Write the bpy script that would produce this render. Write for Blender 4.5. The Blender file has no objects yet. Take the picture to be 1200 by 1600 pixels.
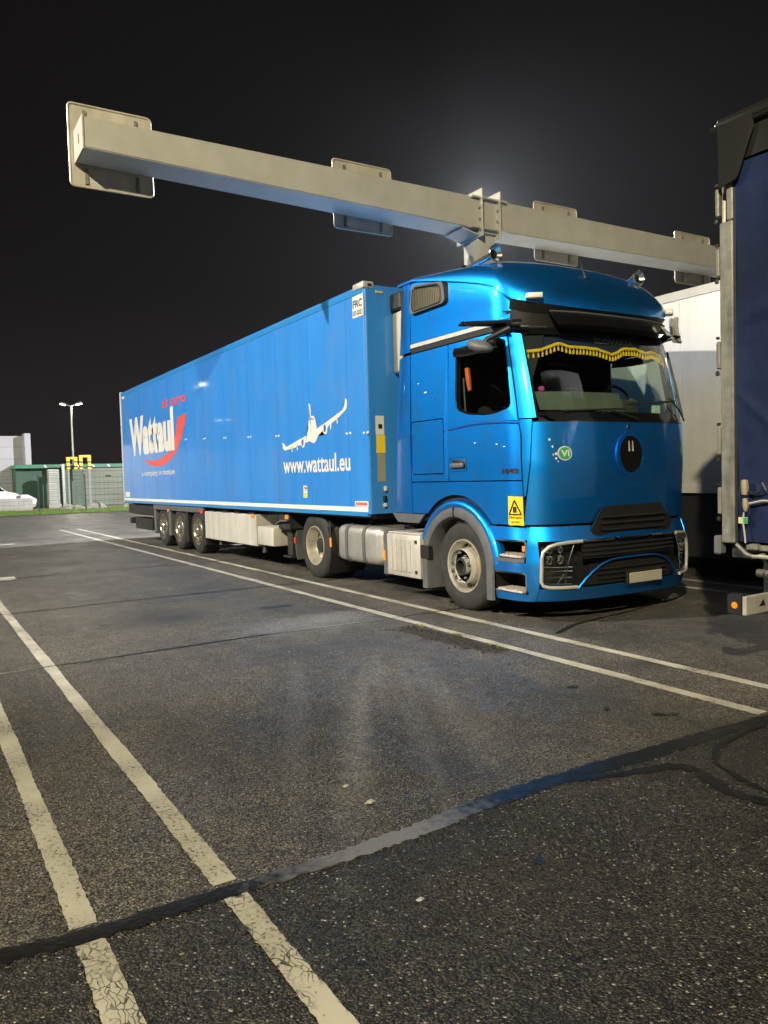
import bpy, bmesh, math, random
from mathutils import Vector, Matrix
random.seed(7)
R = math.radians
scene = bpy.context.scene
COL = scene.collection

# ------------------------------------------------------------------ camera
YAW, PITCH, ROLL = 0.5493, -0.0462, -0.0283
cam_data = bpy.data.cameras.new('camera'); cam = bpy.data.objects.new('camera', cam_data); COL.objects.link(cam)
F = Vector((-math.cos(YAW)*math.cos(PITCH), math.sin(YAW)*math.cos(PITCH), math.sin(PITCH)))
r_ = F.cross(Vector((0, 0, 1))).normalized(); u_ = r_.cross(F)
c_, s_ = math.cos(ROLL), math.sin(ROLL)
RR = r_*c_ + u_*s_; UU = u_*c_ - r_*s_
M = Matrix((RR, UU, -F)).transposed().to_4x4(); M.translation = Vector((5.6742, -5.2506, 1.5341))
cam.matrix_world = M
cam_data.sensor_fit = 'HORIZONTAL'; cam_data.sensor_width = 36; cam_data.lens = 36.548
cam_data.clip_start = 0.05; cam_data.clip_end = 800
scene.camera = cam

# ------------------------------------------------------------------ world: night sky with faint town glow
world = bpy.data.worlds.new('World'); scene.world = world; world.use_nodes = True
wn = world.node_tree; wn.nodes.clear()
wo = wn.nodes.new('ShaderNodeOutputWorld'); wb = wn.nodes.new('ShaderNodeBackground')
tc = wn.nodes.new('ShaderNodeTexCoord'); sx = wn.nodes.new('ShaderNodeSeparateXYZ'); rp = wn.nodes.new('ShaderNodeValToRGB')
wn.links.new(tc.outputs['Generated'], sx.inputs[0]); wn.links.new(sx.outputs['Z'], rp.inputs[0])
rp.color_ramp.elements[0].position = 0.0; rp.color_ramp.elements[0].color = (0.018, 0.0130, 0.0140, 1)
rp.color_ramp.elements[1].position = 0.75; rp.color_ramp.elements[1].color = (0.0020, 0.0014, 0.0012, 1)
e_ = rp.color_ramp.elements.new(0.22); e_.color = (0.0042, 0.0031, 0.0029, 1)
wn.links.new(rp.outputs[0], wb.inputs['Color']); wb.inputs['Strength'].default_value = 1.0
wn.links.new(wb.outputs[0], wo.inputs[0])
scene.view_settings.view_transform = 'Standard'; scene.view_settings.look = 'None'
scene.view_settings.exposure = 0.0; scene.view_settings.gamma = 1.0
scene.render.engine = 'CYCLES'
scene.cycles.use_denoising = True
scene.cycles.max_bounces = 8; scene.cycles.transparent_max_bounces = 16
scene.cycles.sample_clamp_indirect = 4.0
# lamps of the place: position of the lit heads and their power (used by the lamp post builders below)
MAIN_LAMP = dict(loc=(-12.0, -24.0), h=17.0, power=52000, color=(1.0, 0.95, 0.86), aim=(-8.3, 0.0, 2.2), cone=42, blend=.35)
SECOND_LAMP = dict(loc=(14.6, -16.6), h=14.6, power=35000, color=(1.0, 0.88, 0.60), aim=(0.0, 1.0, 2.0))
BACK_LAMP = dict(loc=(-20.6, 15.5), h=12.6, power=82000, color=(0.94, 0.97, 1.0), aim=(0.0, -2.0, 0.0), point=True)

# ------------------------------------------------------------------ helpers
def finish(bm, name, m, parent=None, smooth=35, loc=None):
    me = bpy.data.meshes.new(name)
    bm.normal_update(); bm.to_mesh(me); bm.free()
    if smooth:
        for p in me.polygons: p.use_smooth = True
        me.set_sharp_from_angle(angle=R(smooth))
    return link(name, me, m, parent, loc)

def link(name, me, m=None, parent=None, loc=None):
    o = bpy.data.objects.new(name, me); COL.objects.link(o)
    if m is not None and len(me.materials) == 0: me.materials.append(m)
    if loc: o.location = loc
    if parent is not None: adopt(o, parent)
    return o

def wloc(o):
    v = Vector((0, 0, 0))
    while o is not None:
        v += o.location if o.parent is None else (o.matrix_parent_inverse @ o.location)
        o = o.parent
    return v

def adopt(o, parent):
    o.parent = parent
    o.matrix_parent_inverse = Matrix.Translation(-wloc(parent))

def thing(name, label, cat, loc, group=None):
    o = bpy.data.objects.new(name, None); COL.objects.link(o); o.location = loc
    o.empty_display_size = 0.2
    return tag(o, label, cat, group)

def tag(o, label, cat, group=None):
    o['label'] = label; o['category'] = cat
    if group: o['group'] = group
    return o

def kind(o, k): o['kind'] = k; return o

def add_box(bm, x0, x1, y0, y1, z0, z1, bev=0.0, seg=1):
    r = bmesh.ops.create_cube(bm, size=1)
    vs = r['verts']
    for v in vs: v.co = Vector(((x0+x1)/2 + v.co.x*(x1-x0), (y0+y1)/2 + v.co.y*(y1-y0), (z0+z1)/2 + v.co.z*(z1-z0)))
    if bev:
        es = set()
        for v in vs: es.update(v.link_edges)
        bmesh.ops.bevel(bm, geom=list(es), offset=bev, segments=seg, affect='EDGES', profile=0.5)

def box(name, m, parent, x0, x1, y0, y1, z0, z1, bev=0.0, seg=1):
    bm = bmesh.new(); add_box(bm, x0, x1, y0, y1, z0, z1, bev, seg)
    return finish(bm, name, m, parent)

def frame_of(d):
    d = d.normalized(); a = Vector((0, 0, 1)) if abs(d.z) < 0.9 else Vector((1, 0, 0))
    s = d.cross(a).normalized(); return s, s.cross(d).normalized()

def add_tube(bm, pts, rad, n=8, cap=True):
    pts = [Vector(p) for p in pts]; rings = []
    rads = rad if isinstance(rad, (list, tuple)) else [rad]*len(pts)
    s = None
    for i, p in enumerate(pts):
        d = (pts[min(i+1, len(pts)-1)] - pts[max(i-1, 0)]).normalized()
        if s is None: s, t = frame_of(d)
        else:
            s = (s - d*s.dot(d)).normalized(); t = s.cross(d).normalized()
        rings.append([bm.verts.new(p + (s*math.cos(2*math.pi*k/n) + t*math.sin(2*math.pi*k/n))*rads[i]) for k in range(n)])
    for a, b in zip(rings[:-1], rings[1:]):
        for k in range(n): bm.faces.new((a[k], a[(k+1) % n], b[(k+1) % n], b[k]))
    if cap: bm.faces.new(rings[0][::-1]); bm.faces.new(rings[-1])

def tube(name, m, parent, pts, rad, n=8):
    bm = bmesh.new(); add_tube(bm, pts, rad, n); return finish(bm, name, m, parent, 50)

def add_lathe(bm, prof, c, axis='Y', n=40, closed=False):
    c = Vector(c); rings = []
    for r, h in prof:
        ring = []
        for k in range(n):
            a = 2*math.pi*k/n
            if axis == 'Y': v = Vector((r*math.cos(a), h, r*math.sin(a)))
            elif axis == 'X': v = Vector((h, r*math.cos(a), r*math.sin(a)))
            else: v = Vector((r*math.cos(a), r*math.sin(a), h))
            ring.append(bm.verts.new(c + v))
        rings.append(ring)
    prs = list(zip(rings[:-1], rings[1:]))
    if closed: prs.append((rings[-1], rings[0]))
    for a, b in prs:
        for k in range(n): bm.faces.new((a[k], a[(k+1) % n], b[(k+1) % n], b[k]))
    bmesh.ops.remove_doubles(bm, verts=bm.verts, dist=1e-5)

def lathe(name, m, parent, prof, c, axis='Y', n=40, closed=False, smooth=35):
    bm = bmesh.new(); add_lathe(bm, prof, c, axis, n, closed); bmesh.ops.recalc_face_normals(bm, faces=bm.faces)
    return finish(bm, name, m, parent, smooth)

def add_grid(bm, f, nu, nv):
    vs = [[bm.verts.new(f(i/nu, j/nv)) for j in range(nv+1)] for i in range(nu+1)]
    for i in range(nu):
        for j in range(nv):
            bm.faces.new((vs[i][j], vs[i+1][j], vs[i+1][j+1], vs[i][j+1]))

def thicken(bm, t):
    bmesh.ops.recalc_face_normals(bm, faces=bm.faces)
    bmesh.ops.solidify(bm, geom=list(bm.faces), thickness=t)

def gpatch(name, m, parent, f, nu, nv, t=0.012):
    bm = bmesh.new(); add_grid(bm, f, nu, nv)
    bmesh.ops.remove_doubles(bm, verts=bm.verts, dist=1e-5)
    if t: thicken(bm, t)
    return finish(bm, name, m, parent)

def ring_patch(name, m, parent, outer, inner, f, n=3, t=0.012):
    bm = bmesh.new(); N = len(outer); loops = []
    for k in range(n+1):
        w = k/n
        loops.append([bm.verts.new(f(o[0]*(1-w)+i[0]*w, o[1]*(1-w)+i[1]*w)) for o, i in zip(outer, inner)])
    for a, b in zip(loops[:-1], loops[1:]):
        for k in range(N): bm.faces.new((a[k], a[(k+1) % N], b[(k+1) % N], b[k]))
    if t: thicken(bm, t)
    return finish(bm, name, m, parent)

def star_patch(name, m, parent, poly, f, n=3, t=0.0):
    bm = bmesh.new(); N = len(poly); cx = sum(p[0] for p in poly)/N; cy = sum(p[1] for p in poly)/N
    loops = []
    for k in range(n):
        w = k/n
        loops.append([bm.verts.new(f(o[0]*(1-w)+cx*w, o[1]*(1-w)+cy*w)) for o in poly])
    c = bm.verts.new(f(cx, cy))
    for a, b in zip(loops[:-1], loops[1:]):
        for k in range(N): bm.faces.new((a[k], a[(k+1) % N], b[(k+1) % N], b[k]))
    for k in range(N): bm.faces.new((loops[-1][k], loops[-1][(k+1) % N], c))
    if t: thicken(bm, t)
    return finish(bm, name, m, parent)

def rounded(poly, rad, n=5):
    """round the corners of a convex polygon; rad one number or one per corner"""
    out = []; N = len(poly)
    rads = rad if isinstance(rad, (list, tuple)) else [rad]*N
    for i in range(N):
        p = Vector(poly[i]).to_2d() if len(poly[i]) > 2 else Vector(poly[i]); a = Vector(poly[i-1]) - p; b = Vector(poly[(i+1) % N]) - p
        r = min(rads[i], a.length*0.45, b.length*0.45)
        A = p + a.normalized()*r; B = p + b.normalized()*r
        for k in range(n+1):
            w = k/n
            out.append(tuple(A*(1-w)**2 + p*2*w*(1-w) + B*w*w))
    return out

def flat(name, m, parent, poly3, t=0.0):
    bm = bmesh.new(); f = bm.faces.new([bm.verts.new(p) for p in poly3])
    if t:
        bm.normal_update(); bmesh.ops.solidify(bm, geom=[f], thickness=t)
    else: bmesh.ops.triangulate(bm, faces=bm.faces)
    return finish(bm, name, m, parent, 0)

def text(name, m, parent, s, fmap, w, h, bold=0.0, shear=0.0):
    """lettering as a thin mesh: fmap(x, y) places a point of the w by h box"""
    cu = bpy.data.curves.new(name, 'FONT'); cu.body = s; cu.resolution_u = 3; cu.offset = bold; cu.shear = shear
    ob = bpy.data.objects.new(name, cu); COL.objects.link(ob)
    dg = bpy.context.evaluated_depsgraph_get(); dg.update()
    me = bpy.data.meshes.new_from_object(ob.evaluated_get(dg)); bpy.data.objects.remove(ob)
    xs = [v.co.x for v in me.vertices]; ys = [v.co.y for v in me.vertices]
    x0, x1, y0, y1 = min(xs), max(xs), min(ys), max(ys)
    for v in me.vertices: v.co = Vector(fmap((v.co.x-x0)/(x1-x0)*w, (v.co.y-y0)/(y1-y0)*h))
    me.name = name
    me.materials.clear(); me.materials.append(m)
    return link(name, me, None, parent)

def mirror(o, parent, name=None):
    me = o.data.copy()
    for v in me.vertices: v.co.y = 2.5 - v.co.y
    me.flip_normals()
    n = link(name or o.name.split('.')[0], me, None, parent)
    return n

# ------------------------------------------------------------------ materials
def nodes(m): return m.node_tree.nodes, m.node_tree.links

def streaks(m, amount, scale=(2.2, 2.2, .22), s=1.6):
    """rain and dirt runs down a wall"""
    N, L = nodes(m); b = N['Principled BSDF']; inp = b.inputs['Base Color']; tc = N.new('ShaderNodeTexCoord')
    mp = N.new('ShaderNodeMapping'); mp.inputs['Scale'].default_value = scale; L.new(tc.outputs['Object'], mp.inputs['Vector'])
    n = N.new('ShaderNodeTexNoise'); n.inputs['Scale'].default_value = s; n.inputs['Detail'].default_value = 8; n.inputs['Roughness'].default_value = .62; L.new(mp.outputs[0], n.inputs['Vector'])
    r = N.new('ShaderNodeValToRGB'); r.color_ramp.elements[0].position = .34; r.color_ramp.elements[1].position = .62
    v = 1-amount; r.color_ramp.elements[0].color = (v, v, v, 1); r.color_ramp.elements[1].color = (1, 1, 1, 1); L.new(n.outputs['Fac'], r.inputs[0])
    mx = N.new('ShaderNodeMixRGB'); mx.blend_type = 'MULTIPLY'; mx.inputs[0].default_value = 1; L.new(r.outputs[0], mx.inputs[2])
    if inp.links: L.new(inp.links[0].from_socket, mx.inputs[1])
    else: mx.inputs[1].default_value = inp.default_value
    L.new(mx.outputs[0], inp); return m

def mat(name, col, rough=0.5, metal=0.0, coat=0.0, bump=0.0, bscale=40.0, var=0.0, vscale=6.0, dirt=None, dscale=3.0, spec=0.5, rvar=0.0):
    m = bpy.data.materials.new(name); m.use_nodes = True; N, L = nodes(m); b = N['Principled BSDF']
    b.inputs['Base Color'].default_value = (*col, 1); b.inputs['Roughness'].default_value = rough
    b.inputs['Metallic'].default_value = metal; b.inputs['Coat Weight'].default_value = coat; b.inputs['Coat Roughness'].default_value = 0.06
    b.inputs['Specular IOR Level'].default_value = spec
    tc = N.new('ShaderNodeTexCoord')
    if var or dirt:
        n = N.new('ShaderNodeTexNoise'); n.inputs['Scale'].default_value = vscale; n.inputs['Detail'].default_value = 5
        L.new(tc.outputs['Object'], n.inputs['Vector'])
        mx = N.new('ShaderNodeMixRGB'); mx.blend_type = 'MULTIPLY'; mx.inputs[1].default_value = (*col, 1)
        cr = N.new('ShaderNodeValToRGB'); cr.color_ramp.elements[0].position = 0.3; cr.color_ramp.elements[1].position = 0.7
        v = 1-var; cr.color_ramp.elements[0].color = (v, v, v, 1); cr.color_ramp.elements[1].color = (1, 1, 1, 1)
        L.new(n.outputs['Fac'], cr.inputs[0]); L.new(cr.outputs[0], mx.inputs[2]); mx.inputs[0].default_value = 1
        out = mx.outputs[0]
        if dirt:
            n2 = N.new('ShaderNodeTexNoise'); n2.inputs['Scale'].default_value = dscale; n2.inputs['Detail'].default_value = 8; n2.inputs['Roughness'].default_value = 0.65
            L.new(tc.outputs['Object'], n2.inputs['Vector'])
            c2 = N.new('ShaderNodeValToRGB'); c2.color_ramp.elements[0].position = 0.48; c2.color_ramp.elements[1].position = 0.72
            c2.color_ramp.elements[0].color = (0, 0, 0, 1); c2.color_ramp.elements[1].color = (dirt[3],)*3 + (1,)
            L.new(n2.outputs['Fac'], c2.inputs[0])
            m2 = N.new('ShaderNodeMixRGB'); m2.inputs[2].default_value = (*dirt[:3], 1)
            L.new(c2.outputs[0], m2.inputs[0]); L.new(out, m2.inputs[1]); out = m2.outputs[0]
        L.new(out, b.inputs['Base Color'])
    if rvar:
        n4 = N.new('ShaderNodeTexNoise'); n4.inputs['Scale'].default_value = 9; n4.inputs['Detail'].default_value = 6
        L.new(tc.outputs['Object'], n4.inputs['Vector'])
        mr = N.new('ShaderNodeMapRange'); mr.inputs['To Min'].default_value = rough; mr.inputs['To Max'].default_value = rough+rvar
        L.new(n4.outputs['Fac'], mr.inputs[0]); L.new(mr.outputs[0], b.inputs['Roughness'])
    if bump:
        n3 = N.new('ShaderNodeTexNoise'); n3.inputs['Scale'].default_value = bscale; n3.inputs['Detail'].default_value = 4
        L.new(tc.outputs['Object'], n3.inputs['Vector'])
        bp = N.new('ShaderNodeBump'); bp.inputs['Strength'].default_value = bump; bp.inputs['Distance'].default_value = 0.02
        L.new(n3.outputs['Fac'], bp.inputs['Height']); L.new(bp.outputs[0], b.inputs['Normal'])
        if coat: L.new(bp.outputs[0], b.inputs['Coat Normal'])
    return m

def emit(name, col, strength):
    m = bpy.data.materials.new(name); m.use_nodes = True; N, L = nodes(m); b = N['Principled BSDF']
    b.inputs['Base Color'].default_value = (0.8, 0.8, 0.8, 1)
    b.inputs['Emission Color'].default_value = (*col, 1); b.inputs['Emission Strength'].default_value = strength
    return m

def glass(name, tint, rough=0.02, refl=1.5):
    """thin pane: tinted see-through plus a clear reflection"""
    m = bpy.data.materials.new(name); m.use_nodes = True; N, L = nodes(m); N.remove(N['Principled BSDF']); o = N['Material Output']
    t = N.new('ShaderNodeBsdfTransparent'); t.inputs[0].default_value = (*tint, 1)
    g = N.new('ShaderNodeBsdfGlossy'); g.inputs['Roughness'].default_value = rough; g.inputs['Color'].default_value = (0.9, 0.95, 1, 1)
    fr = N.new('ShaderNodeFresnel'); ge = N.new('ShaderNodeNewGeometry'); ior = N.new('ShaderNodeMath'); ior.operation = 'MULTIPLY_ADD'
    ior.inputs[1].default_value = 1/refl-refl; ior.inputs[2].default_value = refl; L.new(ge.outputs['Backfacing'], ior.inputs[0]); L.new(ior.outputs[0], fr.inputs[0])
    mx = N.new('ShaderNodeMixShader'); L.new(fr.outputs[0], mx.inputs[0]); L.new(t.outputs[0], mx.inputs[1]); L.new(g.outputs[0], mx.inputs[2])
    L.new(mx.outputs[0], o.inputs[0]); return m

CABBLUE = mat('cab_paint_metallic_blue', (0.008, 0.29, 0.92), 0.435, 0.97, 1.0, 0.012, 2.2, 0.06, 1.5, (0.05, 0.16, 0.32, 0.35), 2.0)
TRBLUE = mat('trailer_paint_blue', (0.028, 0.205, 0.60), 0.26, 0.0, 0.6, 0.012, 1.1, 0.08, 0.8, (0.09, 0.2, 0.42, 0.4), 0.9, rvar=0.12)
TREDGE = mat('trailer_edge_blue', (0.02, 0.2, 0.5), 0.35, 0.1, 0.4)
TRSEAM = mat('trailer_seam_blue', (0.016, 0.17, 0.56), 0.3, 0, .4)
CHROME = mat('chrome', (0.75, 0.75, 0.72), 0.12, 1.0, rvar=0.12)
ALU = mat('brushed_aluminium', (0.62, 0.61, 0.57), 0.38, 0.85, 0, 0.02, 30, 0.12, 5, (0.32, 0.30, 0.26, 0.4), 6, rvar=0.15)
ALUB = mat('dusty_aluminium_panel', (0.58, 0.55, 0.50), 0.5, 0.35, 0, 0.02, 30, 0.12, 4, (0.3, 0.27, 0.22, 0.5), 5)
STEEL = mat('galvanised_steel', (0.32, 0.32, 0.28), 0.5, 0.5, 0, 0.03, 60, 0.35, 14, (0.2, 0.18, 0.14, 0.6), 5, rvar=0.2)
DSTEEL = mat('dark_chassis_steel', (0.022, 0.022, 0.022), 0.6, 0.2, 0, 0.05, 30, 0.3, 8, (0.06, 0.05, 0.04, 0.5), 4)
BLACKP = mat('black_plastic', (0.012, 0.012, 0.013), 0.45, 0, 0, 0.02, 90)
GLOSSB = mat('gloss_black_trim', (0.006, 0.006, 0.007), 0.12, 0, 0.5)
GREYP = mat('grey_plastic', (0.085, 0.09, 0.10), 0.55, 0, 0, 0.03, 120, 0.2, 8, (0.16, 0.15, 0.13, 0.4), 5)
TYRE = mat('tyre_rubber', (0.018, 0.0175, 0.017), 0.75, 0, 0, 0.1, 60, 0.3, 10, (0.05, 0.047, 0.042, 0.55), 6)
RIM = mat('rim_painted_steel', (0.56, 0.53, 0.43), 0.40, 0.6, 0, 0.02, 40, 0.2, 9, (0.22, 0.19, 0.14, 0.6), 7)
RIMCH = mat('polished_rim', (0.62, 0.58, 0.48), 0.25, 0.9, 0, 0.0, 40, 0.3, 9, (0.2, 0.16, 0.1, 0.7), 9)
HUBS = mat('hub_silver', (0.70, 0.69, 0.66), 0.35, 0.4, 0, 0, 1, 0.12, 20, (0.4, 0.36, 0.3, 0.4), 15)
DARK = mat('dark_interior', (0.010, 0.010, 0.011), 0.8)
SEAT = mat('dark_seat_fabric', (0.02, 0.02, 0.024), 0.9, 0, 0, 0.1, 200)
WHITE = mat('white_print', (0.62, 0.61, 0.58), 0.45, 0, 0.2, 0, 1, 0.1, 3)
RED = mat('red_print', (0.62, 0.075, 0.06), 0.4, 0, 0.2, 0, 1, 0.15, 2)
YELLOW = mat('yellow_print', (0.72, 0.52, 0.02), 0.45, 0, 0.1)
GREEN = mat('green_print', (0.03, 0.30, 0.10), 0.4, 0, 0.2)
BLACK = mat('black_print', (0.012, 0.012, 0.012), 0.5)
CREAM = mat('dirty_white_panel', (0.50, 0.485, 0.44), 0.5, 0, 0, 0.01, 8, 0.12, 2, (0.42, 0.38, 0.3, 0.45), 2.2)
BOXWHITE = mat('white_box_panel', (0.42, 0.41, 0.37), 0.42, 0, 0.1, 0.01, 1.5, 0.07, 1.2, (0.5, 0.47, 0.4, 0.4), 1.4)
NAVY = mat('navy_tarpaulin', (0.008, 0.019, 0.072), 0.5, 0, 0, 0.5, 4.5, 0.3, 2.5, (0.016, 0.03, 0.10, 0.5), 3.5, rvar=0.15, spec=.25)
AMBER = emit('amber_marker', (1.0, 0.30, 0.01), 0.75); AMBER.node_tree.nodes['Principled BSDF'].inputs['Base Color'].default_value = (.3, .08, .0, 1)
AMBERD = mat('amber_reflector', (0.75, 0.25, 0.04), 0.25, 0, 0.5)
REDR = mat('red_reflector', (0.6, 0.03, 0.03), 0.25, 0, 0.5)
TARP = mat('black_roof_flap', (0.016, 0.016, 0.017), 0.6, 0, 0, 0.2, 8, spec=.2)
WSGLASS = glass('windscreen_glass', (0.74, 0.86, 0.80))
DKGLASS = glass('tinted_side_glass', (0.66, 0.74, 0.70), 0.03)
LENSG = glass('headlamp_lens', (0.8, 0.82, 0.8), 0.02)
FRINGE = mat('yellow_fringe', (0.85, 0.50, 0.03), 0.8, 0, 0, 0.2, 200)
GANTRY = mat('grey_painted_gantry', (0.43, 0.42, 0.37), 0.55, 0.1, 0, 0.02, 30, 0.08, 3, (0.36, 0.34, 0.29, 0.3), 2.5)
SIGNB = mat('sign_back_aluminium', (0.56, 0.52, 0.43), 0.5, 0.3, 0, 0, 1, 0.12, 3)
BOARD = mat('dull_paper_board', (0.12, 0.125, 0.105), 0.7, 0, 0, 0, 1, 0.4, 4)

streaks(TRBLUE, .10); streaks(CREAM, .28); streaks(BOXWHITE, .14); streaks(GANTRY, .10, (1.5, 1.5, 1.0)); streaks(STEEL, .4, (8, 8, 1.0)); streaks(ALUB, .25, (4, 4, .8)); streaks(SIGNB, .2, (3, 3, .5)); streaks(NAVY, .4, (3, 3, .5)); streaks(WHITE, .12)

def brushed_wall(m, scale, strength, axis):
    """fine horizontal ribs for profiled sheet"""
    N, L = nodes(m); b = N['Principled BSDF']; tc = N.new('ShaderNodeTexCoord'); w = N.new('ShaderNodeTexWave')
    w.bands_direction = axis; w.inputs['Scale'].default_value = scale
    L.new(tc.outputs['Object'], w.inputs['Vector']); bp = N.new('ShaderNodeBump'); bp.inputs['Strength'].default_value = strength; bp.inputs['Distance'].default_value = 0.01
    L.new(w.outputs['Fac'], bp.inputs['Height']); L.new(bp.outputs[0], b.inputs['Normal'])

def spot_mask(N, L, P, c, r, nscale=4.0, top=1.0, rot=0.0):
    """soft-edged, broken-up blotch at a place on the ground"""
    mp0 = N.new('ShaderNodeMapping'); mp0.vector_type = 'TEXTURE'; mp0.inputs['Location'].default_value = (c[0], c[1], 0); mp0.inputs['Rotation'].default_value = (0, 0, rot); L.new(P, mp0.inputs['Vector'])
    mp = N.new('ShaderNodeMapping'); mp.inputs['Scale'].default_value = (1/r[0], 1/r[1], 0); L.new(mp0.outputs[0], mp.inputs['Vector'])
    ln = N.new('ShaderNodeVectorMath'); ln.operation = 'LENGTH'; L.new(mp.outputs[0], ln.inputs[0])
    nz = N.new('ShaderNodeTexNoise'); nz.inputs['Scale'].default_value = nscale; nz.inputs['Detail'].default_value = 7; nz.inputs['Roughness'].default_value = .65; L.new(P, nz.inputs['Vector'])
    ad = N.new('ShaderNodeMath'); ad.operation = 'MULTIPLY_ADD'; ad.inputs[1].default_value = -1.6; L.new(nz.outputs['Fac'], ad.inputs[0]); L.new(ln.outputs['Value'], ad.inputs[2])
    mr = N.new('ShaderNodeMapRange'); mr.inputs['From Min'].default_value = .3; mr.inputs['From Max'].default_value = -.55; mr.inputs['To Min'].default_value = 0; mr.inputs['To Max'].default_value = top; L.new(ad.outputs[0], mr.inputs[0])
    return mr.outputs[0]

def asphalt():
    m = bpy.data.materials.new('asphalt'); m.use_nodes = True; N, L = nodes(m); b = N['Principled BSDF']
    tc = N.new('ShaderNodeTexCoord'); P = tc.outputs['Object']
    def noise(s, d=4, r=0.5, vec=P):
        n = N.new('ShaderNodeTexNoise'); n.inputs['Scale'].default_value = s; n.inputs['Detail'].default_value = d; n.inputs['Roughness'].default_value = r
        L.new(vec, n.inputs['Vector']); return n.outputs['Fac']
    def ramp(x, a, c0, bpos, c1):
        r = N.new('ShaderNodeValToRGB'); r.color_ramp.elements[0].position = a; r.color_ramp.elements[1].position = bpos
        r.color_ramp.elements[0].color = (*c0, 1); r.color_ramp.elements[1].color = (*c1, 1); L.new(x, r.inputs[0]); return r.outputs[0]
    def mul(a, c):
        x = N.new('ShaderNodeMixRGB'); x.blend_type = 'MULTIPLY'; x.inputs[0].default_value = 1; L.new(a, x.inputs[1]); L.new(c, x.inputs[2]); return x.outputs[0]
    def mixc(f, a, c):
        x = N.new('ShaderNodeMixRGB'); L.new(f, x.inputs[0]); L.new(a, x.inputs[1])
        if isinstance(c, tuple): x.inputs[2].default_value = (*c, 1)
        else: L.new(c, x.inputs[2])
        return x.outputs[0]
    vor = N.new('ShaderNodeTexVoronoi'); vor.inputs['Scale'].default_value = 125; L.new(P, vor.inputs['Vector'])
    sep = N.new('ShaderNodeSeparateXYZ'); L.new(vor.outputs['Color'], sep.inputs[0])
    stone = ramp(sep.outputs['X'], 0.0, (0.16, 0.155, 0.15), 1.0, (1.5, 1.44, 1.34))
    fleck = ramp(sep.outputs['Y'], 0.970, (0, 0, 0), 0.990, (1, 1, 1))
    big = ramp(noise(0.55, 6, 0.6), 0.30, (0.66, 0.64, 0.62), 0.70, (1.25, 1.2, 1.12))
    mid = ramp(noise(5, 5, 0.6), 0.3, (0.76, 0.75, 0.74), 0.7, (1.14, 1.12, 1.1))
    # worn traffic bands along the lanes
    mp = N.new('ShaderNodeMapping'); mp.inputs['Scale'].default_value = (0.12, 1.6, 1); L.new(P, mp.inputs['Vector'])
    streak = ramp(noise(1.0, 5, 0.6, mp.outputs[0]), 0.32, (0.78, 0.78, 0.78), 0.68, (1.2, 1.2, 1.2))
    base = N.new('ShaderNodeRGB'); base.outputs[0].default_value = (0.178, 0.178, 0.178, 1)
    # the slab nearest the camera was laid with a coarser, darker mix
    sp = N.new('ShaderNodeSeparateXYZ'); L.new(P, sp.inputs[0])
    st = N.new('ShaderNodeMath'); st.operation = 'GREATER_THAN'; st.inputs[1].default_value = 2.9; L.new(sp.outputs['X'], st.inputs[0])
    basec = mixc(st.outputs[0], base.outputs[0], (0.084, 0.085, 0.086))
    c = mul(mul(mul(mul(basec, stone), big), mid), streak)
    gap = ramp(vor.outputs['Distance'], 0.30, (1, 1, 1), 0.62, (0.30, 0.30, 0.30)); c = mul(c, gap)
    c = mixc(fleck, c, (0.30, 0.29, 0.28))
    oil = ramp(noise(0.9, 4, 0.55), 0.60, (0, 0, 0), 0.72, (0.55, 0.55, 0.55))
    c = mixc(oil, c, (0.026, 0.025, 0.024))
    # sheen painted into the colour: pale patches, and streaks along the view
    sheen_grain = ramp(sep.outputs['Z'], 0.15, (0.12, 0.12, 0.12), 0.85, (1, 1, 1)); fine = ramp(noise(38, 6, .7), .38, (.1, .1, .1), .62, (1, 1, 1)); sheen_grain = mul(sheen_grain, fine)
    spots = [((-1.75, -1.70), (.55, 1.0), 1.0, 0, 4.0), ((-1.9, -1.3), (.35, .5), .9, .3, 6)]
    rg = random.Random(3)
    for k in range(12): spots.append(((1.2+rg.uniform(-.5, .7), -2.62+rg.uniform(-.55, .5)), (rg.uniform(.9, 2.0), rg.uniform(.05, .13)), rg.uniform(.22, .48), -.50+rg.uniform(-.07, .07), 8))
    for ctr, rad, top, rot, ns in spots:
        sm = spot_mask(N, L, P, ctr, rad, ns, top, rot); mm = N.new('ShaderNodeMath'); mm.operation = 'MULTIPLY'; L.new(sm, mm.inputs[0]); L.new(sheen_grain, mm.inputs[1])
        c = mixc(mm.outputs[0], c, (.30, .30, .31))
    # dark oily areas where trucks stand
    for ctr, rad, top in (((-3.2, -2.9), (.8, .7), .5), ((2.2, -1.3), (.8, .35), .4), ((3.3, -1.5), (.6, .6), .5), ((.9, 1.0), (1.2, 1.2), .4), ((-2.6, .6), (2.5, .5), .4)):
        c = mixc(spot_mask(N, L, P, ctr, rad, 3.0, top), c, (.03, .029, .028))
    L.new(c, b.inputs['Base Color'])
    rr = N.new('ShaderNodeMapRange'); L.new(noise(1.1, 7, 0.6), rr.inputs[0]); rr.inputs['From Min'].default_value = 0.3; rr.inputs['From Max'].default_value = 0.7
    rr.inputs['To Min'].default_value = 0.40; rr.inputs['To Max'].default_value = 0.68
    L.new(rr.outputs[0], b.inputs['Roughness']); b.inputs['Specular IOR Level'].default_value = 0.5
    v2 = N.new('ShaderNodeTexVoronoi'); v2.inputs['Scale'].default_value = 125; v2.feature = 'SMOOTH_F1'; L.new(P, v2.inputs['Vector'])
    bstr = N.new('ShaderNodeMapRange'); L.new(st.outputs[0], bstr.inputs[0]); bstr.inputs['To Min'].default_value = 0.55; bstr.inputs['To Max'].default_value = 1.0
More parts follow.
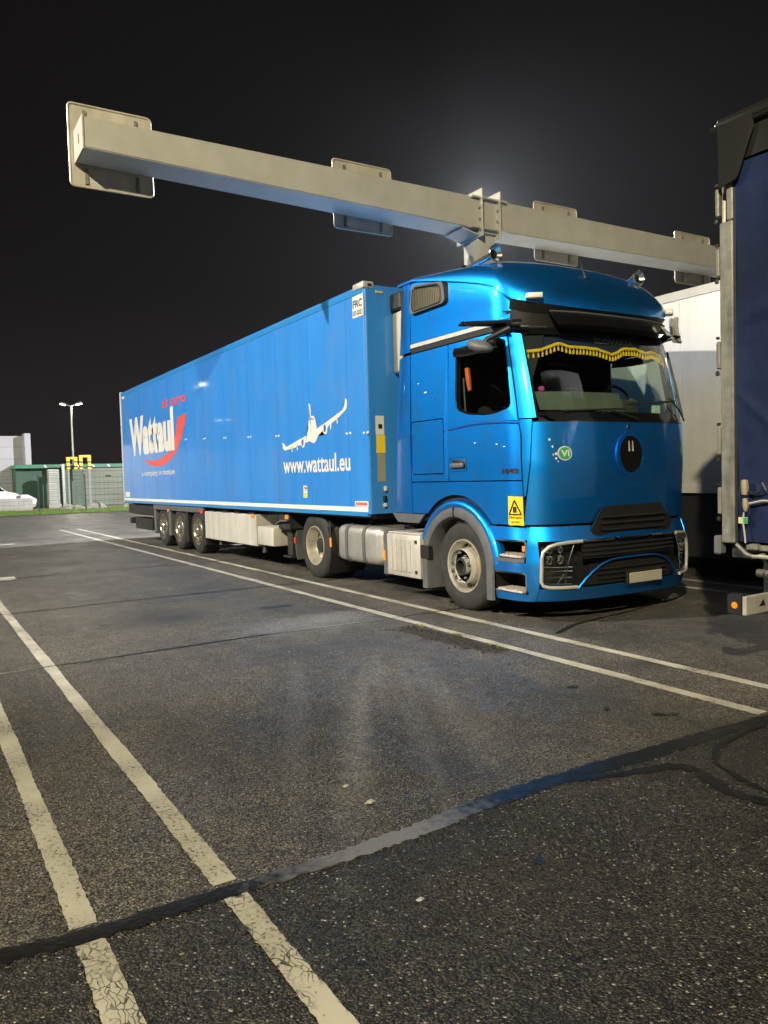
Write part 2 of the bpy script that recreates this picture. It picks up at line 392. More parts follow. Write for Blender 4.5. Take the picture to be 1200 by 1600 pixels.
    bp = N.new('ShaderNodeBump'); bp.invert = True; bp.inputs['Distance'].default_value = 0.010; L.new(bstr.outputs[0], bp.inputs['Strength'])
    L.new(v2.outputs['Distance'], bp.inputs['Height'])
    b2 = N.new('ShaderNodeBump'); b2.inputs['Distance'].default_value = 0.02; b2.inputs['Strength'].default_value = 0.25
    L.new(noise(7, 5), b2.inputs['Height']); L.new(bp.outputs[0], b2.inputs['Normal']); L.new(b2.outputs[0], b.inputs['Normal'])
    return m
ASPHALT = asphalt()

def line_paint(name, crack):
    m = bpy.data.materials.new(name); m.use_nodes = True; N, L = nodes(m); b = N['Principled BSDF']; o = N['Material Output']
    tc = N.new('ShaderNodeTexCoord'); P = tc.outputs['Object']
    n = N.new('ShaderNodeTexNoise'); n.inputs['Scale'].default_value = 60; n.inputs['Detail'].default_value = 6; n.inputs['Roughness'].default_value = 0.7; L.new(P, n.inputs['Vector'])
    n2 = N.new('ShaderNodeTexNoise'); n2.inputs['Scale'].default_value = 2.5; n2.inputs['Detail'].default_value = 5; L.new(P, n2.inputs['Vector'])
    ad = N.new('ShaderNodeMath'); ad.operation = 'MULTIPLY_ADD'; ad.inputs[1].default_value = 0.45; L.new(n2.outputs['Fac'], ad.inputs[0]); L.new(n.outputs['Fac'], ad.inputs[2])
    r = N.new('ShaderNodeValToRGB'); r.color_ramp.elements[0].position = 0.54; r.color_ramp.elements[1].position = 0.68
    L.new(ad.outputs[0], r.inputs[0]); fac = r.outputs[0]
    if crack:
        ns = N.new('ShaderNodeTexNoise'); ns.inputs['Scale'].default_value = 9; L.new(P, ns.inputs['Vector'])
        mx = N.new('ShaderNodeMixRGB'); mx.inputs[0].default_value = 0.10; L.new(P, mx.inputs[1]); L.new(ns.outputs['Color'], mx.inputs[2])
        v = N.new('ShaderNodeTexVoronoi'); v.feature = 'DISTANCE_TO_EDGE'; v.inputs['Scale'].default_value = 1.0
        vm = N.new('ShaderNodeMapping'); vm.inputs['Scale'].default_value = (22, 46, 1); L.new(mx.outputs[0], vm.inputs['Vector']); L.new(vm.outputs[0], v.inputs['Vector'])
        rc = N.new('ShaderNodeValToRGB'); rc.color_ramp.elements[0].position = 0.02; rc.color_ramp.elements[1].position = 0.07; L.new(v.outputs['Distance'], rc.inputs[0])
        nm = N.new('ShaderNodeTexNoise'); nm.inputs['Scale'].default_value = 6; L.new(P, nm.inputs['Vector'])
        rm = N.new('ShaderNodeValToRGB'); rm.color_ramp.elements[0].position = 0.42; rm.color_ramp.elements[1].position = 0.58; L.new(nm.outputs['Fac'], rm.inputs[0])
        mxx = N.new('ShaderNodeMath'); mxx.operation = 'MAXIMUM'; L.new(rc.outputs[0], mxx.inputs[0]); L.new(rm.outputs[0], mxx.inputs[1])
        mu = N.new('ShaderNodeMath'); mu.operation = 'MULTIPLY'; L.new(fac, mu.inputs[0]); L.new(mxx.outputs[0], mu.inputs[1]); fac = mu.outputs[0]
    mixn = N.new('ShaderNodeMixRGB'); mixn.inputs[1].default_value = (0.055, 0.052, 0.046, 1)
    cv = N.new('ShaderNodeValToRGB'); cv.color_ramp.elements[0].position = 0.3; cv.color_ramp.elements[1].position = 0.7
    cv.color_ramp.elements[0].color = (0.32, 0.30, 0.25, 1); cv.color_ramp.elements[1].color = (0.50, 0.48, 0.41, 1); L.new(n2.outputs['Fac'], cv.inputs[0])
    L.new(cv.outputs[0], mixn.inputs[2]); L.new(fac, mixn.inputs[0]); L.new(mixn.outputs[0], b.inputs['Base Color']); b.inputs['Roughness'].default_value = 0.6
    bp = N.new('ShaderNodeBump'); bp.inputs['Strength'].default_value = 0.5; bp.inputs['Distance'].default_value = 0.004
    L.new(fac, bp.inputs['Height']); L.new(bp.outputs[0], b.inputs['Normal'])
    return m
PAINT = line_paint('worn_line_paint', False); PAINTC = line_paint('cracked_line_paint', True)

def tar():
    m = mat('bitumen_seal', (0.010, 0.010, 0.011), 0.34, 0, 0, 0.22, 45, 0.3, 10, rvar=0.2)
    # pale sheen painted into the seal colour on some stretches
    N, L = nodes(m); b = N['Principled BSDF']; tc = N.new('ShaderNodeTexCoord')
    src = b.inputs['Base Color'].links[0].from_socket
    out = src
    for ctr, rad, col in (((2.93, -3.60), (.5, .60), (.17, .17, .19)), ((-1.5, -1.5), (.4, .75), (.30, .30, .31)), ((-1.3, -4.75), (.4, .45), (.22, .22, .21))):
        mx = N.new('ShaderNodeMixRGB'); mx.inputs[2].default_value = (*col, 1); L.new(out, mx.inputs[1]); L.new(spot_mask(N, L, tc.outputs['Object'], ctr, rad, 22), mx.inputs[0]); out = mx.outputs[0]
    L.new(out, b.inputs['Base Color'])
    return m
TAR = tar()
GRASS = mat('grass_blades', (0.17, 0.26, 0.04), 0.6, 0, 0, 0, 1, 0.5, 3)
EARTH = mat('verge_soil', (0.10, 0.13, 0.03), 0.9, 0, 0, 0.3, 8, 0.4, 3)
STONE = mat('pale_stone', (0.34, 0.32, 0.27), 0.8, 0, 0, 0.5, 8, 0.3, 5)
GREENW = mat('green_profiled_wall', (0.085, 0.125, 0.085), 0.55, 0, 0, 0, 1, 0.2, 0.5)
GREENB = mat('green_roof_band', (0.03, 0.17, 0.09), 0.5, 0, 0, 0, 1, 0.15, 1)
GREYW = mat('grey_cladding', (0.36, 0.36, 0.38), 0.5, 0, 0, 0, 1, 0.1, 0.6)
CONC = mat('pale_concrete', (0.40, 0.38, 0.34), 0.8, 0, 0, 0.1, 12, 0.2, 1.5)
PALEROAD = mat('pale_paving', (0.30, 0.25, 0.22), 0.8, 0, 0, 0.1, 6, 0.2, 1)
VANW = mat('white_van_paint', (0.7, 0.7, 0.7), 0.3, 0, 0.6)
FENCEG = mat('green_fence_steel', (0.015, 0.035, 0.025), 0.5, 0.3)
YPAINT = mat('yellow_frame_paint', (0.78, 0.50, 0.02), 0.5)
LAMPLIT = emit('lamp_lens_lit', (1.0, 0.95, 0.82), 60.0)
WALLLIT = emit('wall_lamp_lit', (1.0, 0.80, 0.5), 30.0)
POLE = mat('galvanised_pole', (0.40, 0.40, 0.36), 0.45, 0.4, 0, 0, 1, 0.15, 3)

# ------------------------------------------------------------------ ground and markings
bm = bmesh.new()
add_grid(bm, lambda u, v: Vector((-260+360*u, -180+360*v, 0)), 4, 4)
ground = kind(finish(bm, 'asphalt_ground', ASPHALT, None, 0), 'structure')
def strip(name, m, x0, x1, y0, y1, z=0.004, n=1, wob=0.0):
    bm = bmesh.new(); n = max(n, 1)
    if wob: n = int((x1-x0)/.025)
    def f(u, v):
        x = x0+(x1-x0)*u
        return Vector((x, y0+(y1-y0)*v + wob*math.sin(x*3.1+v*9+y0*7)*math.sin(x*1.3) + (random.uniform(-.0035, .0035) if wob else 0), z))
    add_grid(bm, f, n, 1); return finish(bm, name, m, ground, 0)
for yc, x0, x1 in ((-0.80, -23.0, 2.82), (-0.235, -23.0, 9.0), (3.22, -23, 9), (3.78, -23, 9), (7.2, -23, 9), (7.76, -23, 9)):
    strip('painted_line', PAINT, x0, x1, yc-0.05, yc+0.05, 0.004, 120, 0.006)
for yc in (-4.285, -4.795):
    strip('painted_line', PAINT, -8.0, 2.86, yc-0.047, yc+0.047, 0.004, 60, 0.005)
    strip('painted_line', PAINTC, 2.97, 9.0, yc-0.047, yc+0.047, 0.004, 30, 0.004)
strip('painted_line', PAINT, -8.9, -8.45, -5.2, -3.75, 0.004); strip('painted_line', PAINT, -17.3, -17.0, -6.0, -2.85, 0.004)
def ribbon(name, m, pts, widths, z=0.006, parent=None, jag=0.012):
    """tar band along a ground path"""
    bm = bmesh.new(); P = []
    for i in range(len(pts)-1):
        a, b = Vector(pts[i]), Vector(pts[i+1]); n = max(2, int((b-a).length/0.022))
        for k in range(n): P.append((a.lerp(b, k/n), widths[i]+(widths[i+1]-widths[i])*k/n))
    P.append((Vector(pts[-1]), widths[-1]))
    for _ in range(10):
        P = [P[0]]+[((P[i-1][0]+P[i][0]*2+P[i+1][0])/4, P[i][1]) for i in range(1, len(P)-1)]+[P[-1]]
    prev = None
    for i, (p, w) in enumerate(P):
        d = (P[min(i+1, len(P)-1)][0]-P[max(i-1, 0)][0]).normalized(); nrm = Vector((-d.y, d.x))
        a = p+nrm*(w/2+random.uniform(-jag, jag)); b = p-nrm*(w/2+random.uniform(-jag, jag))
        cur = [bm.verts.new((a.x, a.y, z-0.003)), bm.verts.new((p.x, p.y, z-0.001)), bm.verts.new((b.x, b.y, z-0.003))]
        if prev:
            bm.faces.new((prev[0], cur[0], cur[1], prev[1])); bm.faces.new((prev[1], cur[1], cur[2], prev[2]))
        prev = cur
    return finish(bm, name, m, parent or ground)
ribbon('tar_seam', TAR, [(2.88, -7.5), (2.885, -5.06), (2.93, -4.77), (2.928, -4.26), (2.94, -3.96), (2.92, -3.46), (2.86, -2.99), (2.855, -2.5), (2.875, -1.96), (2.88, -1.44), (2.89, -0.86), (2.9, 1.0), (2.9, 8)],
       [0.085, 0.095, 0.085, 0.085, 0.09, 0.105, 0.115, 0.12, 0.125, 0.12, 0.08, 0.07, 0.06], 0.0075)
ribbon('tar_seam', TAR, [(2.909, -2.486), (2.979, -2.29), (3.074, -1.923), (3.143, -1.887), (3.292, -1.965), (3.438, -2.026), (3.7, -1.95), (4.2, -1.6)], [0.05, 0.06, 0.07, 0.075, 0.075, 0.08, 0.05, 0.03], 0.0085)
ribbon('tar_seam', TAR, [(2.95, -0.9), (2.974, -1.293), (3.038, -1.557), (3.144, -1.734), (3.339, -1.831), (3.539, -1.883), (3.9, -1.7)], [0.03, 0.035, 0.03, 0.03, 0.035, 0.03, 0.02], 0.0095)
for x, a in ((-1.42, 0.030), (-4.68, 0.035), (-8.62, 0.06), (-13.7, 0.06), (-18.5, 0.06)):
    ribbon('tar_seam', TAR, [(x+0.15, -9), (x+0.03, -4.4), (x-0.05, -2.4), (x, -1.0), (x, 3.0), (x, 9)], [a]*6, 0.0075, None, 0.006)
# cracked, sunken patch beside the line and small dark stains
def blob(name, m, cx, cy, rx, ry, z, n=18, jit=0.25, rot=0.0):
    bm = bmesh.new(); c = bm.verts.new((cx, cy, z)); vs = []
    for k in range(n):
        a = 2*math.pi*k/n; q = 1+random.uniform(-jit, jit); x, y = rx*q*math.cos(a), ry*q*math.sin(a)
        vs.append(bm.verts.new((cx+x*math.cos(rot)-y*math.sin(rot), cy+x*math.sin(rot)+y*math.cos(rot), z)))
    for k in range(n): bm.faces.new((c, vs[k], vs[(k+1) % n]))
    return finish(bm, name, m, ground, 0)
PATCH = mat('broken_asphalt', (0.045, 0.038, 0.032), 0.85, 0, 0, 1.0, 26, 0.6, 14)
STAIN = mat('oil_spot', (0.014, 0.014, 0.014), 0.35)
blob('worn_patch', PATCH, -0.15, -1.00, 0.72, 0.14, 0.003, 60, 0.16, 0.04)
for pts in ([(-.95, -1.30), (-.75, -1.1), (-.62, -.9)], [(-.7, -1.16), (-.35, -1.10), (-.05, -1.02), (.2, -.93)], [(-.3, -1.25), (-.2, -1.05), (-.15, -.9)], [(.25, -1.18), (.3, -1.0), (.42, -.9)]): ribbon('surface_crack', BLACK, pts, [.012]*len(pts), .0055, None, .006)
bm = bmesh.new()
for k in range(420):
    x = random.uniform(-0.95, 0.5); y = -0.90-abs(random.gauss(0, 0.13)); s = random.uniform(0.002, 0.008)
    add_box(bm, x-s, x+s, y-s*0.8, y+s*0.8, 0.001, 0.004+s*0.7)
for v in bm.verts: v.co += Vector((random.uniform(-.006, .006), random.uniform(-.006, .006), random.uniform(-.002, .003)))
kind(finish(bm, 'broken_fragments', PATCH, ground, 0), 'stuff')
for x, y, r in ((1.70, -1.29, .05), (1.56, -1.52, .035), (2.47, -1.32, .05), (2.52, -1.24, .04), (3.41, -3.19, .035), (-2.97, -1.53, .16), (1.2, -1.4, .03), (2.2, -1.5, .03), (1.75, -2.6, .015), (0.9, -1.2, .03)):
    blob('oil_stain', STAIN, x, y, r, r*0.55, 0.0045, 14, 0.3, random.uniform(0, 3))
ribbon('oil_trail', STAIN, [(0.279, -0.073), (0.059, 0.401), (-0.019, 0.848), (-0.082, 1.356), (-0.204, 1.842)], [0.06, 0.05, 0.04, 0.04, 0.03], 0.005)

# ------------------------------------------------------------------ tractor unit: surfaces
CAB = dict(z=[0.2, 1.0, 1.6, 2.05, 2.5, 2.95, 3.25], xf=[.0, .0, .03, .01, -.09, -.20, -.26], ys=[.02, 0, 0, 0, .012, .03, .04], D=0.48)
BUM = dict(z=[0.2, .36, .6, .82, .97], xf=[.03, .07, .08, .06, .02], ys=[.03, .0, -.01, 0, .02], D=0.55)
NT, NM = 3.2, 2.2
def interp(z, zs, vs):
    if z <= zs[0]: return vs[0]
    for i in range(len(zs)-1):
        if z <= zs[i+1]: return vs[i]+(vs[i+1]-vs[i])*(z-zs[i])/(zs[i+1]-zs[i])
    return vs[-1]
def prm(T, z): return interp(z, T['z'], T['xf']), T['D'], interp(z, T['z'], T['ys'])
def fp(T, y, z, off=0.0):
    """point of the front surface at given y"""
    xf, D, ys = prm(T, z); w = 1.25-ys; t = min(abs(y-1.25)/w, 1.0)
    return Vector((xf-D+D*(1-t**NT)**(1/NM)+off, y, z))
def sp(T, x, z, off=0.0):
    """point of the right-hand side surface at given x"""
    xf, D, ys = prm(T, z); w = 1.25-ys; q = max(0.0, min(1.0, (x-(xf-D))/D))
    return Vector((x, 1.25-w*(1-q**NM)**(1/NT)-off, z))
def th_of_y(T, y, z):
    xf, D, ys = prm(T, z); t = min(abs(y-1.25)/(1.25-ys), 1.0); a = math.acos(t**(NT/2))
    return a if y <= 1.25 else math.pi-a
def th_of_x(T, x, z):
    xf, D, ys = prm(T, z); q = max(0.0, min(1.0, (x-(xf-D))/D)); return math.asin(q**(NM/2))
def tp(T, th, z, off=0.0):
    xf, D, ys = prm(T, z); w = 1.25-ys; c = math.cos(th)
    t = math.copysign(abs(c)**(2/NT), c); q = max(math.sin(th), 0.0)**(2/NM)
    n = Vector((math.sin(th), -c*D/w*2.0, 0)).normalized()
    return Vector((xf-D+D*q, 1.25-w*t, z))+n*off

T = thing('tractor_unit', 'metallic blue tractor unit with tall roof, yellow fringe in windscreen, parked nose forward', 'truck', (-2.4, 1.25, 0))
def edge_door(z): return interp(z, [1.0, 1.4, 1.9, 2.43, 2.83, 3.0], [-.285, -.285, -.29, -.39, -.48, -.52])
def edge_panel_y(z): return interp(z, [1.0, 1.3, 2.05], [.05, .065, .115])
def ws_edge_y(z): return interp(z, [2.05, 2.15, 2.9], [.15, .155, .165])
G_ = 0.007
parts_r = []
def rp_(o): parts_r.append(o); return o
# door with window opening
DOORX0 = -1.465
outer = []
NW = 44
win = rounded([(-1.335, 2.925), (-1.335, 2.25), (-1.12, 2.175), (-0.72, 2.135), (-0.405, 2.19), (-0.52, 2.90), (-0.60, 2.925)], [.07, .1, .2, .3, .07, .04, .12], 6)
cxw = sum(p[0] for p in win)/len(win); czw = sum(p[1] for p in win)/len(win)
def ray_rect(p, x0, x1f, z0, z1):
    dx, dz = p[0]-cxw, p[1]-czw; best = 1e9
    if dx < 0: best = min(best, (x0-cxw)/dx)
    if dz > 0: best = min(best, (z1-czw)/dz)
    if dz < 0: best = min(best, (z0-czw)/dz)
    if dx > 0:
        t = 0.5
        for _ in range(60): t = t + (x1f(czw+dz*t)-(cxw+dx*t))/dx*0.5
        best = min(best, t)
    return (cxw+dx*best, czw+dz*best)
DZ0, DZ1, DZM = 1.455, 2.985, 2.02
out_loop = [ray_rect(p, DOORX0, lambda z: edge_door(z)-G_, DZM, DZ1) for p in win]
# insert true corners by snapping the closest loop points
for cx_, cz_ in ((DOORX0, DZM), (DOORX0, DZ1), (edge_door(DZM)-G_, DZM), (edge_door(DZ1)-G_, DZ1)):
    k = min(range(len(out_loop)), key=lambda i: (out_loop[i][0]-cx_)**2+(out_loop[i][1]-cz_)**2); out_loop[k] = (cx_, cz_)
door = rp_(ring_patch('door', CABBLUE, T, out_loop, win, lambda x, z: sp(CAB, x, z), 3))
low = gpatch('door_skin', CABBLUE, door, lambda u, v: sp(CAB, DOORX0+(edge_door(DZ0+(DZM-DZ0)*v)-G_-DOORX0)*u, DZ0+(DZM-DZ0)*v, 0.004*math.sin(math.pi*v)), 30, 10); rp_(low)
def shrink(poly, s): return [(cxw+(p[0]-cxw)*s, czw+(p[1]-czw)*s) for p in poly]
rp_(ring_patch('window_seal', GLOSSB, door, shrink(win, 1.012), shrink(win, 0.95), lambda x, z: sp(CAB, x, z, -0.008), 1, 0.01))
rp_(star_patch('side_window', DKGLASS, door, shrink(win, 0.955), lambda x, z: sp(CAB, x, z, -0.014), 3))
rp_(gpatch('rain_deflector', GLOSSB, door, lambda u, v: sp(CAB, -1.33+0.74*u, 2.925-0.10*v-0.02*math.sin(math.pi*u), 0.012+0.028*math.sin(math.pi*min(v*0.75+.1, 1))), 16, 4, 0.006))
# ridge under the window
rp_(gpatch('sill_moulding', CABBLUE, door, lambda u, v: sp(CAB, -1.455+(1.455-0.30)*u, 2.055-0.035*v+0.03*math.sin(math.pi*u), 0.004+0.016*math.sin(math.pi*v)), 24, 5, 0))
# handle
bm = bmesh.new(); add_box(bm, -1.43, -1.14, -.006, .02, 1.565, 1.715, .03, 2); rp_(finish(bm, 'handle_recess', BLACKP, door))
bm = bmesh.new(); add_box(bm, -1.41, -1.17, -.04, -.008, 1.60, 1.655, .018, 2); rp_(finish(bm, 'door_handle', GREYP, door))
# rear quarter panel with locker hatch
rect = lambda x0, x1, z0, z1, r: rounded([(x0, z1), (x0, z0), (x1, z0), (x1, z1)], r, 5)
quarter = rp_(ring_patch('quarter_panel', CABBLUE, T, rect(-2.232, -1.48, 1.455, 2.985, .003), rect(-2.215, -1.555, 1.535, 2.175, .035), lambda x, z: sp(CAB, x, z), 3))
rp_(star_patch('locker_hatch', CABBLUE, T, rect(-2.203, -1.567, 1.547, 2.163, .03), lambda x, z: sp(CAB, x, z, .002), 2, .012))
rp_(box('hatch_latch', CHROME, T, -1.92, -1.86, -.012, .0, 1.635, 1.648, .004))
for x, z in ((-2.21, 2.05), (-1.55, 2.02), (-2.21, 1.65), (-1.72, 2.43)): rp_(box('latch_pin', CHROME, T, x-.008, x+.008, -.010, .0, z-.014, z+.014, .003))
# lower sill with wheel arch cut-out
AX, AZ = -1.36, 0.5
def arch_z(x, r=.80): return AZ+math.sqrt(max(r*r-(x-AX)**2, 0)) if abs(x-AX) < r else 0
def lowf(u, v):
    x = -2.232+u*(2.232-0.290); zb = max(arch_z(x), 1.075 if x < -1.2 else 1.0); return sp(CAB, x, zb+(1.443-zb)*v)
rp_(gpatch('lower_panel', CABBLUE, T, lowf, 60, 5))
# rear side deflector
def rearx(z): return -2.70+(z-1.07)*0.075
rp_(gpatch('side_deflector', CABBLUE, T, lambda u, v: sp(CAB, rearx(1.07+1.91*v)*(1-u)+(-2.244)*u, 1.07+1.91*v, -.05*(1-u)**2), 10, 12, .015))
def shoulder(x): return 3.36+0.50*max(0.0, min(1.0, (-.46-x)/1.7))**0.7
rp_(gpatch('side_deflector', CABBLUE, T, lambda u, v: sp(CAB, rearx(3.0+.84*v)*(1-u)+(-2.244)*u, 3.02+(shoulder(-2.3)-3.03)*v, -.05*(1-u)**2-.05*max(0, v-.8)), 10, 10, .015))
rp_(gpatch('rear_skirt', GREYP, T, lambda u, v: sp(CAB, -2.69+.71*u+(.10*(1-v)*(1-u)*1.2)-(.13*(1-v)*u), .955+.108*v, .0), 14, 3, .02))
# pillar, corner panel
rp_(gpatch('corner_panel', CABBLUE, T, lambda u, v: (lambda z: tp(CAB, th_of_x(CAB, edge_door(z)+G_, z)*(1-u)+(th_of_y(CAB, edge_panel_y(z), z)-.006)*u, z))(1.29+v*.77), 6, 14))
rp_(gpatch('windscreen_pillar', CABBLUE, T, lambda u, v: (lambda z: tp(CAB, th_of_x(CAB, edge_door(z)+G_, z)*(1-u)+(th_of_y(CAB, ws_edge_y(z), z)-.004)*u, z))(2.075+v*.89), 8, 16))
# wheel arch: blue eyebrow, grey lip with legs
def arch_path(r, legz, n=28, a0=0.0, a1=math.pi):
    pts = []
    if legz is not None: pts += [(AX-r, legz+(AZ-legz)*k/5) for k in range(5)]
    pts += [(AX+r*math.cos(a1-(a1-a0)*k/n), AZ+r*math.sin(a1-(a1-a0)*k/n)) for k in range(n+1)]
    if legz is not None: pts += [(AX+r, AZ-(AZ-legz)*k/5) for k in range(1, 6)]
    return pts
def arch_strip(name, m, par, rows, t=.012):
    bm = bmesh.new(); L_ = [[bm.verts.new((p[0], y, p[1])) for p in path] for path, y in rows]
    for a, b in zip(L_[:-1], L_[1:]):
        for k in range(len(a)-1): bm.faces.new((a[k], a[k+1], b[k+1], b[k]))
    if t: thicken(bm, t)
    return finish(bm, name, m, par, 40)
lip = rp_(arch_strip('arch_lip', GREYP, T, [(arch_path(.662, .19), -.008), (arch_path(.648, .19), -.030), (arch_path(.595, .19), -.040), (arch_path(.555, .19), -.030), (arch_path(.538, .19), -.005), (arch_path(.535, .19), .35)]))
rp_(arch_strip('arch_eyebrow', CABBLUE, T, [(arch_path(.664, None, 30, .10, 2.74), -.012), (arch_path(.69, None, 30, .10, 2.74), -.026), (arch_path(.72, None, 30, .10, 2.74), -.020), (arch_path(.745, None, 30, .10, 2.74), .01), (arch_path(.755, None, 30, .10, 2.74), .09)]))
rp_(box('lip_joint', BLACKP, T, AX-.004, AX+.004, -.046, -.02, AZ+.54, AZ+.66))
rp_(box('mud_clip', BLACKP, T, AX-.665, AX-.50, -.05, .03, .54, .70, .01))
# bumper side: bands around two step pockets
def band(name, m, x0, x1f, z0, z1, off=0.0, nu=14): return gpatch(name, m, T, lambda u, v: (lambda z: sp(BUM, x0(z)+(x1f(z)-x0(z))*u, z, off))(z0+(z1-z0)*v), nu, 4, .012)
lx = lambda z: AX+.668 if z < .5 else AX+math.sqrt(max(.668**2-(z-.5)**2, .01))
ex = lambda z: -.255
rp_(band('bumper_side', CABBLUE, lx, ex, .845, .975)); rp_(band('bumper_side', CABBLUE, lx, ex, .515, .615)); rp_(band('bumper_side', CABBLUE, lx, ex, .222, .295))
rp_(band('step_trim', GREYP, lx, lambda z: -.27, .617, .655, .008)); 
for zb, zt in ((.655, .843), (.297, .512)):
    bm = bmesh.new()
    x0, x1 = lx((zb+zt)/2)-.02, -.262
    f = [(x0, .30), (x1-.02, .30)]
    vs = [bm.verts.new(p) for p in ((x0, .03, zb), (x1, .06, zb), (x1, .06, zt), (x0, .03, zt), (x0, .30, zb), (x1, .30, zb), (x1, .30, zt), (x0, .30, zt))]
    for q in ((0, 1, 5, 4), (3, 2, 6, 7), (0, 3, 7, 4), (1, 2, 6, 5), (4, 5, 6, 7)): bm.faces.new([vs[i] for i in q])
    rp_(finish(bm, 'step_pocket', BLACKP, T, 0))
    bm = bmesh.new(); add_box(bm, x0+.03, x1-.04, .015, .24, zb+.004, zb+.028, .006)
    for k in range(7):
        xx = x0+.05+(x1-x0-.13)*k/6; add_box(bm, xx-.012, xx+.012, .02, .22, zb+.026, zb+.038, .004)
    rp_(finish(bm, 'step_tread', ALUB, T))
    rp_(tube('pocket_rim', GREYP, T, [(x0+.01, .015, zb+.01), (x1-.02, .045, zb+.01), (x1-.004, .05, zb+.03), (x1-.004, .05, zt-.03), (x1-.02, .045, zt-.006), (x0+.01, .012, zt-.006)], .012, 6))
rp_(box('step_marker', AMBERD, T, -.33, -.285, .05, .075, .725, .785, .006))
# bumper corner
rp_(gpatch('bumper_corner', CABBLUE, T, lambda u, v: (lambda z: tp(BUM, th_of_x(BUM, -.258, z)*(1-u)+(th_of_y(BUM, .128, z))*u, z))(.222+v*.753), 8, 18))
for o in list(parts_r):
    n = mirror(o, T)
    if o.parent is not T and o.parent is not None: n['_p'] = o.parent.name
# re-parent mirrored door pieces under the mirrored door
mdoor = None
for o in list(COL.objects):
    if o.name.startswith('door') and o is not door and o.type == 'MESH' and o.name.split('.')[0] == 'door': mdoor = o
for o in list(COL.objects):
    if '_p' in o.keys():
        del o['_p']; o.parent = mdoor; o.matrix_parent_inverse = Matrix.Translation(-wloc(mdoor))

# front panel, cowl, windscreen, header
def front(name, m, yl, z0, z1, nu, nv, off=0.0, t=.012, yr=None, par=None):
    def f(u, v):
        z = z0+(z1-z0)*v; a = th_of_y(CAB, yl(z), z); b = math.pi-a if yr is None else th_of_y(CAB, yr(z), z); return tp(CAB, a+(b-a)*u, z, off)
    return gpatch(name, m, par or T, f, nu, nv, t)
fpan = front('front_panel', CABBLUE, lambda z: edge_panel_y(z)+.004, 1.0, 2.03, 44, 16)
front('cowl', GLOSSB, lambda z: .17+(2.13-z)*1.6, 2.028, 2.13, 44, 4, .006)
front('windscreen', WSGLASS, ws_edge_y, 2.09, 2.945, 44, 14, -.004, 0)
front('windscreen_seal', GLOSSB, ws_edge_y, 2.935, 3.0, 44, 3, .0)
o = gpatch('windscreen_seal', GLOSSB, T, lambda u, v: (lambda z: tp(CAB, th_of_y(CAB, ws_edge_y(z), z)-.01+.035*u, z, .002))(2.08+v*.88), 2, 14, .006); mirror(o, T)
# black roof underside / header and long sun visor
gpatch('roof_underside', BLACKP, T, lambda u, v: (lambda th: tp(CAB, th, 2.99+.20*v, -.05+.06*v))(.30+(math.pi-.60)*u), 40, 4, .01)
gpatch('sun_visor', GLOSSB, T, lambda u, v: (lambda y: fp(CAB, y, 3.165-.155*v, .05+.12*v))(.42+1.96*u), 30, 5, .012)
tube('visor_rail', GREYP, T, [fp(CAB, .42+1.96*k/20, 3.165, .06) for k in range(21)], .010, 6)
# side strip: black with chrome line
st = gpatch('drip_strip', BLACKP, T, lambda u, v: sp(CAB, -2.235+1.80*u, 3.0+.055*v, -.004), 24, 2, .01); mirror(st, T)
st = gpatch('chrome_strip', HUBS, T, lambda u, v: sp(CAB, -2.235+1.55*u, 3.060+.045*v, .004), 24, 2, .008); mirror(st, T)
# upper side panel
def upf(u, v):
    x = -2.232+u*(2.232-.50); z0 = 3.11; z1 = shoulder(x); return sp(CAB, x, z0+(z1-z0)*v, -.03*max(0, v-.55)**2*4)
ups = gpatch('upper_side_panel', CABBLUE, T, upf, 34, 10); mirror(ups, T)
# roof cap: loops from the lip to the crown
def crown(x): return interp(x, [-2.5, -1.6, -1.1, -.5, -.1], [3.99, 3.97, 3.93, 3.80, 3.62])
def roof(k, s):
    ph = (math.pi/2)*k; a = 1-math.cos(ph); h = math.sin(ph)**.85
    xf = -.15-1.25*a; yi = .03+1.05*a; D = .50+.35*a; w = 1.25-yi
    if s <= 0.5:   # right half: rear -> corner -> centre
        q = s/.5
        if q < .5:
            x = -2.50+(xf-D+2.50)*(q/.5); y = yi
        else:
            th = (q-.5)/.5*math.pi/2; t = math.cos(th)**(2/NT); x = xf-D+D*math.sin(th)**(2/NM); y = 1.25-w*t
        base = shoulder(x)-.012 if x < -.62 else interp(x, [-.62, -.45, -.15], [shoulder(-.62)-.012, 3.30, 3.20])
        return Vector((x, y, base+(max(crown(x), base+.02)-base)*h))
    p = roof(k, 1-s); return Vector((p.x, 2.5-p.y, p.z))
rf = gpatch('roof', CABBLUE, T, lambda u, v: roof(v, u), 96, 14, .012)
# lip band closing the corner below the roof front (right and left)
lipb = gpatch('roof_corner', CABBLUE, T, lambda u, v: (lambda P, Q: P.lerp(Q, v))(sp(CAB, -.62+.18*u, 3.11+.12*u, -.01), roof(0, .25+.0*u) if False else sp(CAB, -.62+.18*u, interp(-.62+.18*u, [-.62, -.44], [shoulder(-.62)-.01, 3.30]), -.006)), 8, 6, .012)
mirror(lipb, T)
gpatch('roof_soffit', BLACKP, T, lambda u, v: (lambda s: (roof(0, s)+Vector((0, 0, -.006))).lerp(tp(CAB, (s-.25)/.5*math.pi if .25 < s < .75 else (0 if s < .5 else math.pi), 3.10, -.06), v))(.305+.39*u), 48, 3, 0)
# roof rear wall and spoiler edge
gpatch('roof_spoiler', CABBLUE, T, lambda u, v: Vector((-2.50-.12*v, .22+2.06*u, 3.93+.075*v-.10*abs(u-.5)**3*8)), 20, 3, .015)
